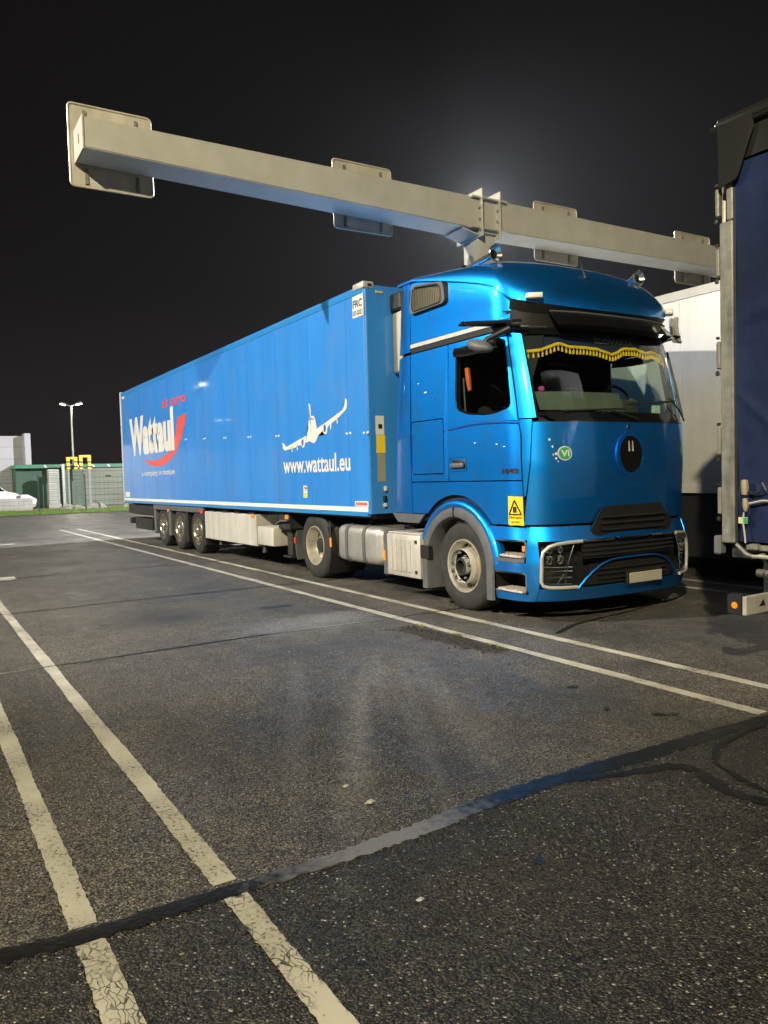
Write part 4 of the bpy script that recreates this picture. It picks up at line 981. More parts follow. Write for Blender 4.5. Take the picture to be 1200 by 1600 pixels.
# ------------------------------------------------------------------ blue semi-trailer
S = thing('semi_trailer', 'long blue box semi-trailer with white aeroplane and web address, coupled behind the blue tractor', 'trailer', (-9.9, 1.25, 0))
TX0, TX1, TY0, TY1, TZ0, TZ1 = -16.70, -3.17, -.05, 2.55, 1.035, 4.035
bm = bmesh.new(); add_box(bm, TX0+.06, TX1, TY0, TY1, TZ0, TZ1)
es = [e for e in bm.edges if abs(e.verts[0].co.z-e.verts[1].co.z) > 1 and e.verts[0].co.x > -5]
bmesh.ops.bevel(bm, geom=es, offset=.05, segments=5, affect='EDGES', profile=.5)
es = [e for e in bm.edges if e.verts[0].co.z > 4 and e.verts[1].co.z > 4 and abs(e.verts[0].co.x-e.verts[1].co.x) > 5]
bmesh.ops.bevel(bm, geom=es, offset=.03, segments=3, affect='EDGES', profile=.5)
body = finish(bm, 'box_body', TRBLUE, S)
box('top_rail', TREDGE, S, TX0+.07, TX1-.06, TY0-.006, TY0+.01, 3.93, 4.0, .003)
box('bottom_rail', TREDGE, S, TX0+.07, TX1-.05, TY0-.012, TY0+.05, 1.0, 1.052, .006)
box('reflective_strip', mat('white_reflective_tape', (.66, .66, .6), .35, 0, .2, 0, 1, .1, 3), S, TX0+.10, -3.215, TY0-.005, TY0+.005, 1.062, 1.125)
box('floor_frame', DSTEEL, S, TX0+.1, TX1-.1, .1, 2.4, .96, 1.034)
for x in (TX0+.07,): box('rear_frame', ALUB, S, TX0, TX0+.085, TY0-.015, TY1+.015, .98, 4.05, .01)
for x in (-15.7, -14.5, -13.3, -12.1, -10.9, -9.68, -8.5, -7.28, -6.07, -4.87, -3.69):
    box('panel_seam', TRSEAM, S, x-.005, x+.005, TY0-.0025, TY0+.005, 1.13, 3.92)
rvm = None
for x in (-14.5, -13.3, -12.1, -10.9, -9.68, -8.5, -7.28, -6.07, -3.69, -3.22):
    for dx in (-.05, .05):
        if rvm is None:
            r0 = box('rivet', WHITE, S, -.022, .022, -.008, .004, -.016, .016, .004); rvm = r0.data; r0.location = (x+dx, TY0, interp(x, [-16, -3], [2.66, 2.10])); adopt(r0, S)
        else:
            r0 = link('rivet', rvm, None, S, (x+dx, TY0, interp(x, [-16, -3], [2.66, 2.10])))
cap = box('corner_cap', ALUB, S, -3.44, -3.155, TY0-.02, .10, 3.985, 4.075, .02, 2); box('cap_lamp', DARK, cap, -3.158, -3.150, .0, .06, 4.01, 4.045)
cap2 = box('corner_cap', ALUB, S, -3.44, -3.155, 2.40, TY1+.02, 3.985, 4.075, .02, 2)
box('front_marker_lamp', mat('marker_olive', (.4, .38, .2), .3), S, -3.172, -3.155, .12, .24, 3.93, 3.965, .006)
# refrigeration unit on the front wall
fr = box('cooling_unit', mat('beige_unit', (.34, .32, .26), .5), S, -3.168, -2.90, .36, 2.20, 2.88, 3.70, .05, 3)
box('unit_top', BLACKP, fr, -3.15, -2.90, .32, 2.18, 3.70, 3.92, .02)
for k in range(6): box('unit_louvre', GREYP, fr, -2.861, -2.852, .5, 2.0, 2.98+k*.1, 3.03+k*.1)
# front wall labels
LABW = mat('grey_label', (.25, .25, .2), .5)
lab = box('label_strip', WHITE, S, -3.171, -3.166, .07, .20, 2.08, 2.33); box('label_panel', YELLOW, lab, -3.1705, -3.164, .075, .21, 1.84, 2.075); box('label_panel', LABW, lab, -3.1705, -3.164, .085, .205, 1.46, 1.835)
box('label_mark', BLACK, lab, -3.166, -3.163, .11, .17, 2.16, 2.22)
box('coupling_socket', WHITE, S, -3.17, -3.13, .16, .21, 1.33, 1.40, .01); box('coupling_socket', BLACK, S, -3.17, -3.13, .15, .20, 1.20, 1.27, .01); box('coupling_socket', WHITE, S, -3.17, -3.13, .15, .20, 1.12, 1.17, .01)
# graphics on the right-hand side
TYF = TY0-.004
PRINTB = mat('dark_blue_print', (.01, .09, .34), .4)
side = lambda x0, z0: (lambda a, b: (x0+a, TYF, z0+b))
PLN = [(-5.888, 2.118), (-5.831, 2.097), (-5.734, 2.038), (-5.333, 2.113), (-4.979, 2.18), (-4.925, 2.279), (-4.912, 2.392), (-4.851, 2.449), (-4.893, 2.645), (-4.837, 2.634), (-4.81, 2.454), (-4.741, 2.452), (-4.694, 2.414), (-4.657, 2.339), (-4.643, 2.255), (-4.274, 2.344), (-3.835, 2.463), (-3.788, 2.516), (-3.749, 2.611), (-3.707, 2.596), (-3.706, 2.508), (-3.737, 2.459), (-3.975, 2.358), (-4.279, 2.268), (-4.305, 2.238), (-4.321, 2.174), (-4.382, 2.155), (-4.429, 2.175), (-4.455, 2.215), (-4.613, 2.147), (-4.667, 2.089), (-4.733, 2.047), (-4.808, 2.057), (-4.883, 2.083), (-5.045, 2.069), (-5.084, 2.007), (-5.131, 1.996), (-5.177, 2.023), (-5.194, 2.047), (-5.48, 2.002), (-5.796, 1.986), (-5.859, 2.013)]
plane = flat('aeroplane_graphic', WHITE, S, [(x, TYF, z) for x, z in PLN])
for cx_, cz_, a, b in ((-4.385, 2.245, .035, .055), (-5.135, 2.08, .035, .05)):
    flat('engine_intake', PRINTB, plane, [(cx_+a*math.cos(k*math.pi/8), TYF-.003, cz_+b*math.sin(k*math.pi/8)) for k in range(16)])
flat('cockpit_band', PRINTB, plane, [(-4.87, TYF-.003, 2.405), (-4.80, TYF-.003, 2.43), (-4.73, TYF-.003, 2.405), (-4.73, TYF-.003, 2.388), (-4.80, TYF-.003, 2.412), (-4.87, TYF-.003, 2.388)])
for x, z in ((-4.2, 2.24), (-4.0, 2.31), (-5.33, 1.99), (-5.52, 1.965)): flat('flap_fairing', WHITE, plane, [(x-.02, TYF, z+.05), (x-.012, TYF, z-.03), (x+.012, TYF, z-.02), (x+.02, TYF, z+.06)])
text('web_address', WHITE, S, 'www.wattaul.eu', side(-5.87, 1.615), 2.21, .265, .022)
text('logo_lettering', WHITE, S, 'Wattaul', side(-15.75, 2.235), 4.0, 1.0, .055, .0)
SWO = [(-14.424, 2.123), (-13.956, 1.988), (-13.385, 1.91), (-12.829, 1.919), (-12.291, 1.994), (-11.872, 2.111), (-11.508, 2.283), (-11.247, 2.467), (-11.035, 2.676), (-10.876, 2.858), (-10.79, 3.001), (-11.465, 2.945), (-11.502, 2.849), (-11.573, 2.684), (-11.70, 2.538), (-11.82, 2.30), (-12.156, 2.224), (-12.527, 2.165), (-13.024, 2.077), (-13.591, 2.064)]
flat('logo_swoosh', RED, S, [(x, TYF+.0015, z) for x, z in SWO])
text('logo_lettering', RED, S, 'air cargo', side(-12.6, 3.17), 1.82, .30, .02)
text('logo_lettering', WHITE, S, 'a company in motion', side(-14.65, 1.665), 2.85, .165, .012)
frc = flat('inspection_plate', WHITE, S, [(-3.475, TYF, 3.64), (-3.185, TYF, 3.64), (-3.185, TYF, 3.925), (-3.475, TYF, 3.925)])
text('plate_lettering', BLACK, frc, 'FRC', lambda a, b: (-3.455+a, TYF-.003, 3.765+b), .24, .10, .015); text('plate_lettering', BLACK, frc, '07-2021', lambda a, b: (-3.455+a, TYF-.003, 3.665+b), .24, .065, .012)
mk = flat('maker_plate', WHITE, S, [(-3.56, TYF, 1.132), (-3.20, TYF, 1.132), (-3.20, TYF, 1.205), (-3.56, TYF, 1.205)])
for k in range(9): flat('plate_mark', RED, mk, [(-3.53+k*.034, TYF-.003, 1.15), (-3.505+k*.034, TYF-.003, 1.15), (-3.505+k*.034, TYF-.003, 1.188), (-3.53+k*.034, TYF-.003, 1.188)])
yl = flat('hazard_sticker', WHITE, S, [(-5.16, TYF, 1.235), (-5.02, TYF, 1.235), (-5.02, TYF, 1.42), (-5.16, TYF, 1.42)])
flat('sticker_panel', YELLOW, yl, [(-5.15, TYF-.003, 1.245), (-5.03, TYF-.003, 1.245), (-5.03, TYF-.003, 1.31), (-5.15, TYF-.003, 1.31)]); flat('sticker_panel', RED, yl, [(-5.12, TYF-.003, 1.37), (-5.03, TYF-.003, 1.37), (-5.03, TYF-.003, 1.40), (-5.12, TYF-.003, 1.40)]); flat('sticker_panel', BLACK, yl, [(-5.14, TYF-.003, 1.33), (-5.07, TYF-.003, 1.35), (-5.04, TYF-.003, 1.37), (-5.10, TYF-.003, 1.345)])
flat('rear_label', WHITE, S, [(-16.5, TYF, 1.16), (-16.0, TYF, 1.16), (-16.0, TYF, 1.3), (-16.5, TYF, 1.3)])
box('rear_marker', WHITE, S, -16.42, -16.2, TY0-.015, TY0, 3.83, 3.9, .01)
# running gear
box('chassis_beam', DSTEEL, S, -16.4, -6.2, .75, .87, .80, .96); box('chassis_beam', DSTEEL, S, -16.4, -6.2, 1.63, 1.75, .80, .96)
for x in (-13.08, -11.80, -10.50):
    wheel('trailer', S, x, .0, .475); wheel('trailer', S, x, 2.5, .475, True)
    box('axle', DSTEEL, S, x-.07, x+.07, .3, 2.2, .40, .54)
box('guard_rail', GREYP, S, -13.75, -10.0, -.045, .02, .87, .985, .01)
for x, m in ((-13.72, GREYP), (-12.47, GREYP), (-11.17, BLACKP), (-10.0, BLACKP)):
    box('mud_flap', m, S, x-.07, x+.07, -.03, .42, .28 if m is GREYP else .20, .88, .02)
box('side_marker', AMBERD, S, -12.52, -12.42, -.06, -.03, .84, .90, .006); box('side_marker', REDR, S, -10.12, -9.98, -.06, -.03, .86, .95, .008)
sk = box('pallet_box', CREAM, S, -9.90, -7.17, -.035, .60, .36, .915, .012)
for k in range(4): box('box_hinge', DSTEEL, sk, -9.6+k*.68, -9.35+k*.68, -.03, .02, .915, .945, .004)
box('side_marker', AMBERD, S, -7.36, -7.22, -.055, -.035, .87, .93, .006)
for x in (-9.2, -7.0): tube('drain_cock', DSTEEL, S, [(x, .05, .36), (x, .05, .26)], [.03, .05], 8)
tb = box('tool_box', CREAM, S, -7.12, -6.42, -.035, .55, .40, .72, .02, 2)
lg = box('landing_leg', DSTEEL, S, -6.20, -6.02, .12, .30, .26, .96, .01); box('leg_foot', DSTEEL, lg, -6.26, -5.96, .06, .36, .235, .262, .005); box('leg_frame', DSTEEL, lg, -6.32, -5.90, .02, .5, .70, .96, .02)
lg2 = box('landing_leg', DSTEEL, S, -6.20, -6.02, 2.2, 2.38, .26, .96, .01)
tube('leg_crank', GREYP, S, [(-6.35, .0, .80), (-6.15, -.02, .84), (-5.85, -.03, .86)], .018, 6); box('side_marker', AMBERD, S, -5.90, -5.80, -.05, -.02, .88, .95, .006)
box('rear_underrun', DSTEEL, S, -16.55, -16.4, .05, 2.45, .42, .58, .01)
box('rear_locker', BLACKP, S, -15.75, -14.1, .0, .6, .32, .62, .02); box('rear_lamp_bar', STEEL, S, -16.5, -14.0, .0, .2, .66, .70, .005); box('rear_lamp_bar', DSTEEL, S, -16.5, -14.0, .02, .2, .72, .95, .005)

# ------------------------------------------------------------------ curtain-sided trailer at the right edge
C = thing('curtain_trailer', 'navy curtain-sided trailer with grey corner post at the right edge of the photo', 'trailer', (8.8, 1.18, 0))
CX0, CX1, CY0, CY1 = 2.06, 15.6, -.10, 2.45
def cur(u, v):
    x = 2.185+13.3*u; z = .985+2.70*v
    w = .010*math.sin(x*2.1+z*1.3)+.007*math.sin(x*7.3-z*4.0)*math.exp(-u*3)+.012*math.exp(-((z-1.32)/.05)**2)-.010*math.exp(-((z-1.22)/.08)**2)*math.sin(x*5)
    w += .014*math.exp(-((z-1.9-.25*math.sin(x*4))/.04)**2)*math.exp(-((x-2.45)/.25)**2)+.012*math.exp(-((z-2.6-.3*(x-2.3))/.05)**2)*math.exp(-((x-2.4)/.2)**2)
    return Vector((x, CY0+.012-w, z))
bm = bmesh.new()
xs = [0]+[((k/120)**2.2) for k in range(1, 121)]
vs = [[bm.verts.new(cur(a, j/90)) for j in range(91)] for a in xs]
for i in range(len(xs)-1):
    for j in range(90): bm.faces.new((vs[i][j], vs[i+1][j], vs[i+1][j+1], vs[i][j+1]))
finish(bm, 'side_curtain', NAVY, C, 60)
box('corner_post', STEEL, C, CX0, 2.165, CY0-.01, CY0+.10, .97, 3.30, .008)
box('upper_post', STEEL, C, CX0+.055, 2.165, CY0-.005, CY0+.10, 3.305, 3.85, .006)
box('post_seal', BLACKP, C, 2.167, 2.186, CY0+.003, CY0+.06, .97, 3.85)
for z in (1.28, 1.72, 2.35, 3.02, 3.45):
    hg = box('door_hinge', STEEL, C, CX0-.032, CX0-.001, CY0-.014, CY0+.04, z-.10, z+.10, .008)
    box('hinge_pin', BLACKP, hg, CX0-.034, CX0-.006, CY0-.022, CY0+.0, z-.15, z-.115, .006); box('hinge_pin', BLACKP, hg, CX0-.030, CX0-.004, CY0-.018, CY0+.0, z+.115, z+.135, .004)
box('rear_door', ALUB, C, CX0-.03, CX0, CY0+.06, 1.17, 1.0, 3.92, .01); box('rear_door', ALUB, C, CX0-.03, CX0, 1.18, CY1-.06, 1.0, 3.92, .01)
gpatch('roof_flap', TARP, C, lambda u, v: Vector((CX0+.02+.27*u, CY0-.035-.008*math.sin(3*u)+.01*v, 3.97-(.43-.30*max(0, u-.55)/.45*(1 if u > .55 else 0)-.04*u)*v)), 14, 8, .012)
box('roof_edge', BLACKP, C, CX0-.02, CX1, CY0-.03, CY0+.04, 3.955, 4.015, .01)
box('roof_sheet', TARP, C, CX0-.02, CX1, CY0+.0, CY1, 4.016, 4.045, .01)
tube('roof_runner', BLACKP, C, [(CX0-.06, CY0-.02, 3.985), (CX0+.3, CY0-.035, 3.94), (CX0+1.0, CY0-.035, 3.94)], .014, 6)
box('curtain_rail', BLACKP, C, 2.17, CX1, CY0-.004, CY0+.05, 3.70, 3.952)
box('left_curtain', NAVY, C, 2.2, CX1-.1, CY1-.03, CY1, .99, 3.95); box('front_wall', ALUB, C, CX1-.05, CX1, CY0+.05, CY1-.05, 1.0, 4.0)
box('deck', DSTEEL, C, 2.1, CX1, CY0+.06, CY1-.06, .86, .968); box('edge_rail', STEEL, C, 2.25, CX1, CY0+.0, CY0+.05, .925, .965, .006)
box('rear_bumper_pad', mat('rubber_pad', (.10, .105, .115), .6), C, CX0-.065, CX0-.005, CY0-.02, CY0+.06, .88, 1.02, .012)
ROPE = mat('dirty_strap', (.30, .25, .17), .8)
bu = tube('curtain_buckle', ROPE, C, [(2.265, CY0-.035, 1.43), (2.275, CY0-.045, 1.38), (2.27, CY0-.04, 1.33)], [.022, .026, .02], 6)
tube('buckle_strap', ROPE, bu, [(2.272, CY0-.04, 1.30), (2.280, CY0-.045, 1.25), (2.272, CY0-.035, 1.21)], [.016, .022, .012], 6)
tube('buckle_strap', BOXWHITE, bu, [(2.30, CY0-.035, 1.265), (2.40, CY0-.035, 1.285), (2.75, CY0-.03, 1.285), (4, CY0-.03, 1.285)], .008, 5)
tube('buckle_strap', BLACK, bu, [(2.29, CY0-.03, 1.345), (2.36, CY0-.04, 1.335), (2.43, CY0-.035, 1.36), (2.40, CY0-.035, 1.41)], .010, 5)
tube('buckle_strap', BOXWHITE, bu, [(2.255, CY0-.03, 1.2), (2.25, CY0-.03, 1.12), (2.265, CY0-.035, 1.04), (2.27, CY0-.035, .98)], .007, 5)
lb = box('curtain_label', mat('reflective_label', (.55, .52, .35), .4), C, 2.215, 2.285, CY0-.034, CY0-.028, 1.12, 1.165); box('label_panel', GREEN, lb, 2.255, 2.287, CY0-.036, CY0-.033, 1.123, 1.162)
box('curtain_label', LABW, C, 2.47, 2.62, CY0-.034, CY0-.028, 1.43, 1.475)
tn = tube('tension_ratchet', STEEL, C, [(2.19, CY0-.02, .965), (2.28, CY0-.035, .90), (2.34, CY0-.04, .885), (2.42, CY0-.04, .905)], .014, 6)
tube('ratchet_bar', ALUB, tn, [(2.33, CY0-.045, .89), (2.40, CY0-.05, .893), (2.56, CY0-.05, .888)], [.010, .014, .014], 6)
box('ratchet_block', STEEL, tn, 2.29, 2.36, CY0-.04, CY0+.02, .93, .975, .01)
for x in (5.0, 7.6, 10.2, 12.8): box('deck_hook', STEEL, C, x-.05, x+.05, CY0-.02, CY0+.01, .87, .93, .01)
# chassis, lamps and underrun beam
box('chassis_beam', DSTEEL, C, 2.4, 15.0, .72, .84, .60, .86); box('chassis_beam', DSTEEL, C, 2.4, 15.0, 1.5, 1.62, .60, .86)
vv = lathe('air_valve', CHROME, C, [(.0, -.05), (.045, -.05), (.05, .04), (.03, .06), (.0, .065)], (2.44, CY0+.16, .76), 'Z', 14)
lathe('valve_cap', STEEL, vv, [(.0, -.03), (.03, -.03), (.03, .03), (.0, .03)], (2.27, CY0+.16, .745), 'X', 12); lathe('valve_cap', STEEL, vv, [(.0, -.02), (.026, -.02), (.026, .02), (.0, .02)], (2.33, CY0+.15, .745), 'X', 12)
lathe('air_tank', GREYP, C, [(.0, -.5), (.11, -.48), (.12, -.42), (.12, .42), (.11, .48), (.0, .5)], (3.05, CY0+.28, .73), 'X', 18)
tube('valve_pipe', STEEL, C, [(2.45, CY0+.14, .70), (2.45, CY0+.14, .65)], [.03, .045], 8)
ub = box('underrun_beam', ALUB, C, 2.215, 2.25, CY0+.0, CY1-.0, .445, .585, .006)
box('beam_end_cap', BLACKP, ub, 2.10, 2.213, CY0-.012, CY0+.05, .445, .59, .008)
lathe('end_marker', AMBER, ub, [(.0, -.012), (.020, -.009), (.025, .0)], (2.165, CY0-.014, .515), 'Y', 20)
flat('beam_mark', BLACKP, ub, [(2.2515, CY0+.15, .50), (2.2515, CY0+.23, .50), (2.2515, CY0+.21, .55)])
for y in (.35, 1.95): box('beam_bracket', DSTEEL, ub, 2.13, 2.214, y-.05, y+.05, .45, .86)
for x in (4.6, 5.9, 7.2):
    wheel('trailer', C, x, CY0+.06, .475); wheel('trailer', C, x, CY1-.06, .475, True); box('axle', DSTEEL, C, x-.07, x+.07, .3, 2.05, .40, .54)
box('landing_leg', DSTEEL, C, 12.4, 12.55, .1, .25, .0, .86); box('landing_leg', DSTEEL, C, 12.4, 12.55, 2.1, 2.25, .0, .86)

# ------------------------------------------------------------------ white box trailer in the next bay
W = thing('box_trailer', 'plain white box trailer in the bay behind the blue tractor', 'trailer', (-6, 5.2, 0))
WX0, WX1, WY0, WY1 = -12.6, 1.0, 3.93, 6.48
bm = bmesh.new(); add_box(bm, WX0, WX1, WY0, WY1, 1.20, 3.965, .03, 3); finish(bm, 'box_body', BOXWHITE, W)
box('top_rail', BOXWHITE, W, WX0, WX1, WY0-.012, WY0+.01, 3.83, 3.955, .004); box('bottom_rail', BOXWHITE, W, WX0, WX1, WY0-.014, WY0+.01, 1.18, 1.29, .004)
for x in (-11, -8.6, -6.2, -3.8, -1.4): box('panel_seam', ALUB, W, x-.006, x+.006, WY0-.003, WY0+.004, 1.3, 3.82)
box('chassis_beam', DSTEEL, W, WX0+.2, WX1-.2, WY0+.3, WY1-.3, .85, 1.19); box('light_blocking_skirt', BLACKP, W, -8.5, .9, WY0+.05, WY0+.09, .30, 1.17); box('light_blocking_skirt', BLACKP, W, -8.5, .9, WY1-.09, WY1-.05, .04, 1.17)  # far skirt is unseen, added to keep back lamp light from under the trailer
for x in (-11.6, -10.3, -9.0):
    wheel('trailer', W, x, WY0+.05, .475); wheel('trailer', W, x, WY1-.05, .475, True); box('axle', DSTEEL, W, x-.07, x+.07, WY0+.3, WY1-.3, .40, .54); box('spring_hanger', DSTEEL, W, x-.05, x+.05, WY0+.5, WY1-.5, .54, .86)
for y in (WY0+.35, WY1-.45): box('landing_leg', DSTEEL, W, -1.6, -1.45, y, y+.12, .0, .86)

# ------------------------------------------------------------------ sign gantry over the bays
Gt = thing('sign_gantry', 'pale grey steel gantry with four sign plates seen from behind, over the parking bays', 'gantry', (-4.85, 3.25, 0))
GX0, GX1 = -5.15, -4.60
brushed_wall(GANTRY, 9.0, .10, 'Z')
box('post', GANTRY, Gt, -5.06, -4.66, 3.06, 3.42, 0, 5.52, .012, 2)
box('base_plate', STEEL, Gt, -5.2, -4.5, 2.95, 3.55, 0.0, .03)
def beam(y0, y1, h0, h1):
    bm = bmesh.new(); ztop = 6.085
    vs = [bm.verts.new(p) for p in ((GX0, y0, ztop-h0), (GX1, y0, ztop-h0), (GX1, y0, ztop), (GX0, y0, ztop), (GX0, y1, ztop-h1), (GX1, y1, ztop-h1), (GX1, y1, ztop), (GX0, y1, ztop))]
    for q in ((0, 1, 2, 3), (4, 7, 6, 5), (0, 4, 5, 1), (1, 5, 6, 2), (2, 6, 7, 3), (3, 7, 4, 0)): bm.faces.new([vs[i] for i in q])
    bmesh.ops.recalc_face_normals(bm, faces=bm.faces)
    bmesh.ops.bevel(bm, geom=list(bm.edges), offset=.012, segments=2, affect='EDGES'); return finish(bm, 'beam', GANTRY, Gt)
b1 = beam(-3.16, 3.04, .38, .52); b2 = beam(3.44, 14.5, .50, .40)
ec = box('end_cap', GANTRY, b1, GX0-.012, GX1+.012, -3.178, -3.161, 5.69, 6.10); flat('cap_slot', BLACK, ec, [(-4.85, -3.180, 5.83), (-4.81, -3.180, 5.83), (-4.81, -3.180, 5.95), (-4.85, -3.180, 5.95)])
jn = box('joint_box', GANTRY, Gt, GX0-.01, GX1-.01, 3.06, 3.42, 5.52, 6.09, .005)
for y in (3.05, 3.43):
    fl = box('joint_flange', GANTRY, jn, GX0-.07, GX1+.09, y-.014, y+.014, 5.44, 6.21, .004)
    for z in (5.55, 5.72, 5.90, 6.05): 
        for s in (-.03, .03): box('flange_bolt', STEEL, fl, GX1+.03, GX1+.06, y+s-.014, y+s+.014, z-.016, z+.016, .004)
for z in (5.58, 6.07): box('stiffener', GANTRY, jn, GX1-.008, GX1+.06, 3.07, 3.41, z-.012, z+.012); box('stiffener', GANTRY, jn, GX1+.001, GX1+.06, 2.86, 3.03, z-.012, z+.012); box('stiffener', GANTRY, jn, GX1+.001, GX1+.06, 3.45, 3.6, z-.012, z+.012)
gpatch('gusset', GANTRY, jn, lambda u, v: Vector((GX0+.02+(GX1-GX0-.03)*v, 3.034-.32*u, 5.54+.02*u-.05*(1-u))), 6, 2, .02)
cbl = star_patch('cable_cover', STEEL, Gt, ell(-4.86, 5.10, .075, .10, 20), lambda x, z: Vector((x, 3.05, z)), 1, .012)
tube('cable', DSTEEL, cbl, [(-4.86, 3.045, 5.0), (-4.85, 3.045, 4.5), (-4.86, 3.045, 3.0)], .010, 5)
for yc, w in ((-2.70, 1.06), (1.16, 1.06), (5.32, 1.08), (9.27, 1.14), (13.3, 1.1)):
    sg = star_patch('sign_plate', SIGNB, Gt, rounded([(yc-w/2, 5.42), (yc+w/2, 5.42), (yc+w/2, 6.475), (yc-w/2, 6.475)], .06, 5), lambda y, z: Vector((GX0-.035, y, z)), 2, .004)
    lp = rounded([(yc-w/2, 5.42), (yc+w/2, 5.42), (yc+w/2, 6.475), (yc-w/2, 6.475)], .06, 5)
    tube('plate_rim', SIGNB, sg, [(GX0-.022, y, z) for y, z in lp+lp[:1]], .014, 6)
    for dy in (-.33, .33): box('plate_bracket', STEEL, sg, GX0-.033, GX0-.004, yc+dy-.02, yc+dy+.02, 5.46, 5.66); box('plate_bracket', STEEL, sg, GX0-.033, GX0-.004, yc+dy-.02, yc+dy+.02, 6.15, 6.40)
    box('plate_label', WHITE, sg, GX0-.031, GX0-.028, yc-.34, yc-.18, 5.50, 5.515)

# ------------------------------------------------------------------ lamp posts
def lamp_post(loc, h, label, heading, lens=LAMPLIT, spread=1.1, light=None, group='lamp posts of the truck park', heads=2):
    x, y = loc; L_ = thing('lamp_post', label, 'lamp post', (x, y, 0), group)
    bm = bmesh.new(); add_lathe(bm, [(.14, 0), (.14, .6), (.10, .65), (.06, h)], (x, y, 0), 'Z', 14); finish(bm, 'pole', POLE, L_)
    box('base_plate', STEEL, L_, x-.25, x+.25, y-.25, y+.25, 0, .04)
    d = Vector((math.cos(heading), math.sin(heading), 0)); s = Vector((-d.y, d.x, 0))
    for k in range(heads):
        sg = 1 if k == 0 else -1; a = Vector((x, y, h-.05)); b = a+s*sg*spread*.42+Vector((0, 0, .12)); c = a+s*sg*spread+Vector((0, 0, .22))
        arm = tube('arm', POLE, L_, [a, b], .04, 8)
        bm = bmesh.new(); add_tube(bm, [b, b.lerp(c, .15), b.lerp(c, .9), c], [.06, .13, .15, .09], 8)
        for v in bm.verts: v.co.z = max(v.co.z, b.z+(c.z-b.z)*((v.co-b).dot(c-b)/(c-b).length_squared)-.035)
        finish(bm, 'lamp_head', POLE, arm, 50)
        n = (c-b).normalized(); p1, p2 = b.lerp(c, .15), b.lerp(c, .92); dn = Vector((0, 0, -.045))
        flat('lamp_lens', lens, arm, [p1+d*.11+dn, p2+d*.12+dn, p2-d*.12+dn, p1-d*.11+dn], .006)
    if light:
        ld = bpy.data.lights.new('lamp_light', 'POINT' if light.get('point') else 'SPOT'); ld.energy = light['power']; ld.color = light['color']; ld.shadow_soft_size = .22
        if not light.get('point'): ld.spot_size = R(light.get('cone', 165)); ld.spot_blend = light.get('blend', .5)
        lo = bpy.data.objects.new('lamp_light', ld); COL.objects.link(lo); p = Vector((x, y, h-.3))+d*.35; lo.location = p
        q = (Vector(light['aim'])-p).to_track_quat('-Z', 'Y'); lo.rotation_mode = 'QUATERNION'; lo.rotation_quaternion = q; adopt(lo, L_)
    return L_
lamp_post(MAIN_LAMP['loc'], MAIN_LAMP['h'], 'tall lamp post beside the empty bays, lighting the side of the blue trailer', 0.0, light=MAIN_LAMP)
lamp_post(SECOND_LAMP['loc'], SECOND_LAMP['h'], 'tall lamp post behind the viewer, lighting the gantry faces', 0.9, light=SECOND_LAMP)
lamp_post(BACK_LAMP['loc'], BACK_LAMP['h'], 'lamp post hidden behind the gantry post, glowing into the haze', 1.0, light=BACK_LAMP)
far1 = dict(power=2500, color=(1, .95, .8), aim=(-50, 3, 0))
lamp_post((-58.5, 5.95), 7.65, 'twin headed lamp post standing over the green building', math.atan2(.52, -.85), light=far1, spread=.85)
lamp_post((-80.3, -33.6), 10.7, 'far twin lamp post mirrored in the trailer side left of the aeroplane', 0.3)
lamp_post((-112, -24.2), 8.2, 'farthest twin lamp post mirrored near the rear end of the blue trailer', 0.3)
lamp_post((-44, -14), 9.0, 'twin lamp post left of the concrete barrier, lighting the green building', 1.57, light=dict(power=9000, color=(1, .93, .78), aim=(-50, 4, 0)))

# ------------------------------------------------------------------ background beyond the asphalt
bm = bmesh.new(); add_grid(bm, lambda u, v: Vector((-45.5+7.4*u+.35*math.sin(v*31)*(1 if u > .9 else 0), -45+110*v, .02+.05*math.sin(u*math.pi))), 6, 60)
verge = kind(finish(bm, 'grass_verge', EARTH, None), 'structure')
bm = bmesh.new()
for k in range(26000):
    y = random.uniform(-8, 12); x = random.uniform(-45.3, -38.2)+.3*math.sin(y*2.1); h = random.uniform(.05, .16)*(1.4 if random.random() < .1 else 1); a = random.uniform(0, 6.28); w = .012
    p = Vector((x, y, .03)); q = Vector((math.cos(a), math.sin(a), 0)); t = p+Vector((random.uniform(-.06, .06), random.uniform(-.06, .06), h))
    bm.faces.new([bm.verts.new(p-q*w), bm.verts.new(p+q*w), bm.verts.new(t)])
gs = finish(bm, 'grass_blades', GRASS, None, 0); kind(gs, 'stuff'); gs['label'] = 'green grass growing on the verge strip'
sd = kind(link('service_road', None) if False else finish((lambda b: (add_grid(b, lambda u, v: Vector((-52.3+6.8*u, -45+110*v, .006)), 2, 4), b)[1])(bmesh.new()), 'service_road', PALEROAD, None, 0), 'structure')
# green building
B1 = thing('green_building', 'low green profiled-sheet building with bright green roof band behind the fence', 'building', (-57, 22, 0))
brushed_wall(GREENW, 1.2, .6, 'Z')
box('wall', GREENW, B1, -62, -52.5, 4.15, 44, 0, 2.72); box('wall', mat('dark_green_wall', (.03, .085, .05), .6, 0, 0, 0, 1, .2, 1), B1, -62, -52.9, 1.2, 4.14, 0, 2.72)
box('roof', GREENB, B1, -62.1, -52.3, 1.1, 44.2, 2.721, 2.985, .02)
for k in range(9): flat('roof_clip', ALUB, B1, [(-52.28, 2.9+k*1.05, 2.93), (-52.28, 3.05+k*1.05, 2.93), (-52.28, 3.15+k*1.05, 2.76), (-52.28, 3.0+k*1.05, 2.76)], .02)
box('wall_panel', mat('pale_green_panel', (.18, .19, .14), .6, 0, 0, 0, 1, .2, .7), B1, -52.5, -52.44, 5.5, 44, .05, 2.68)
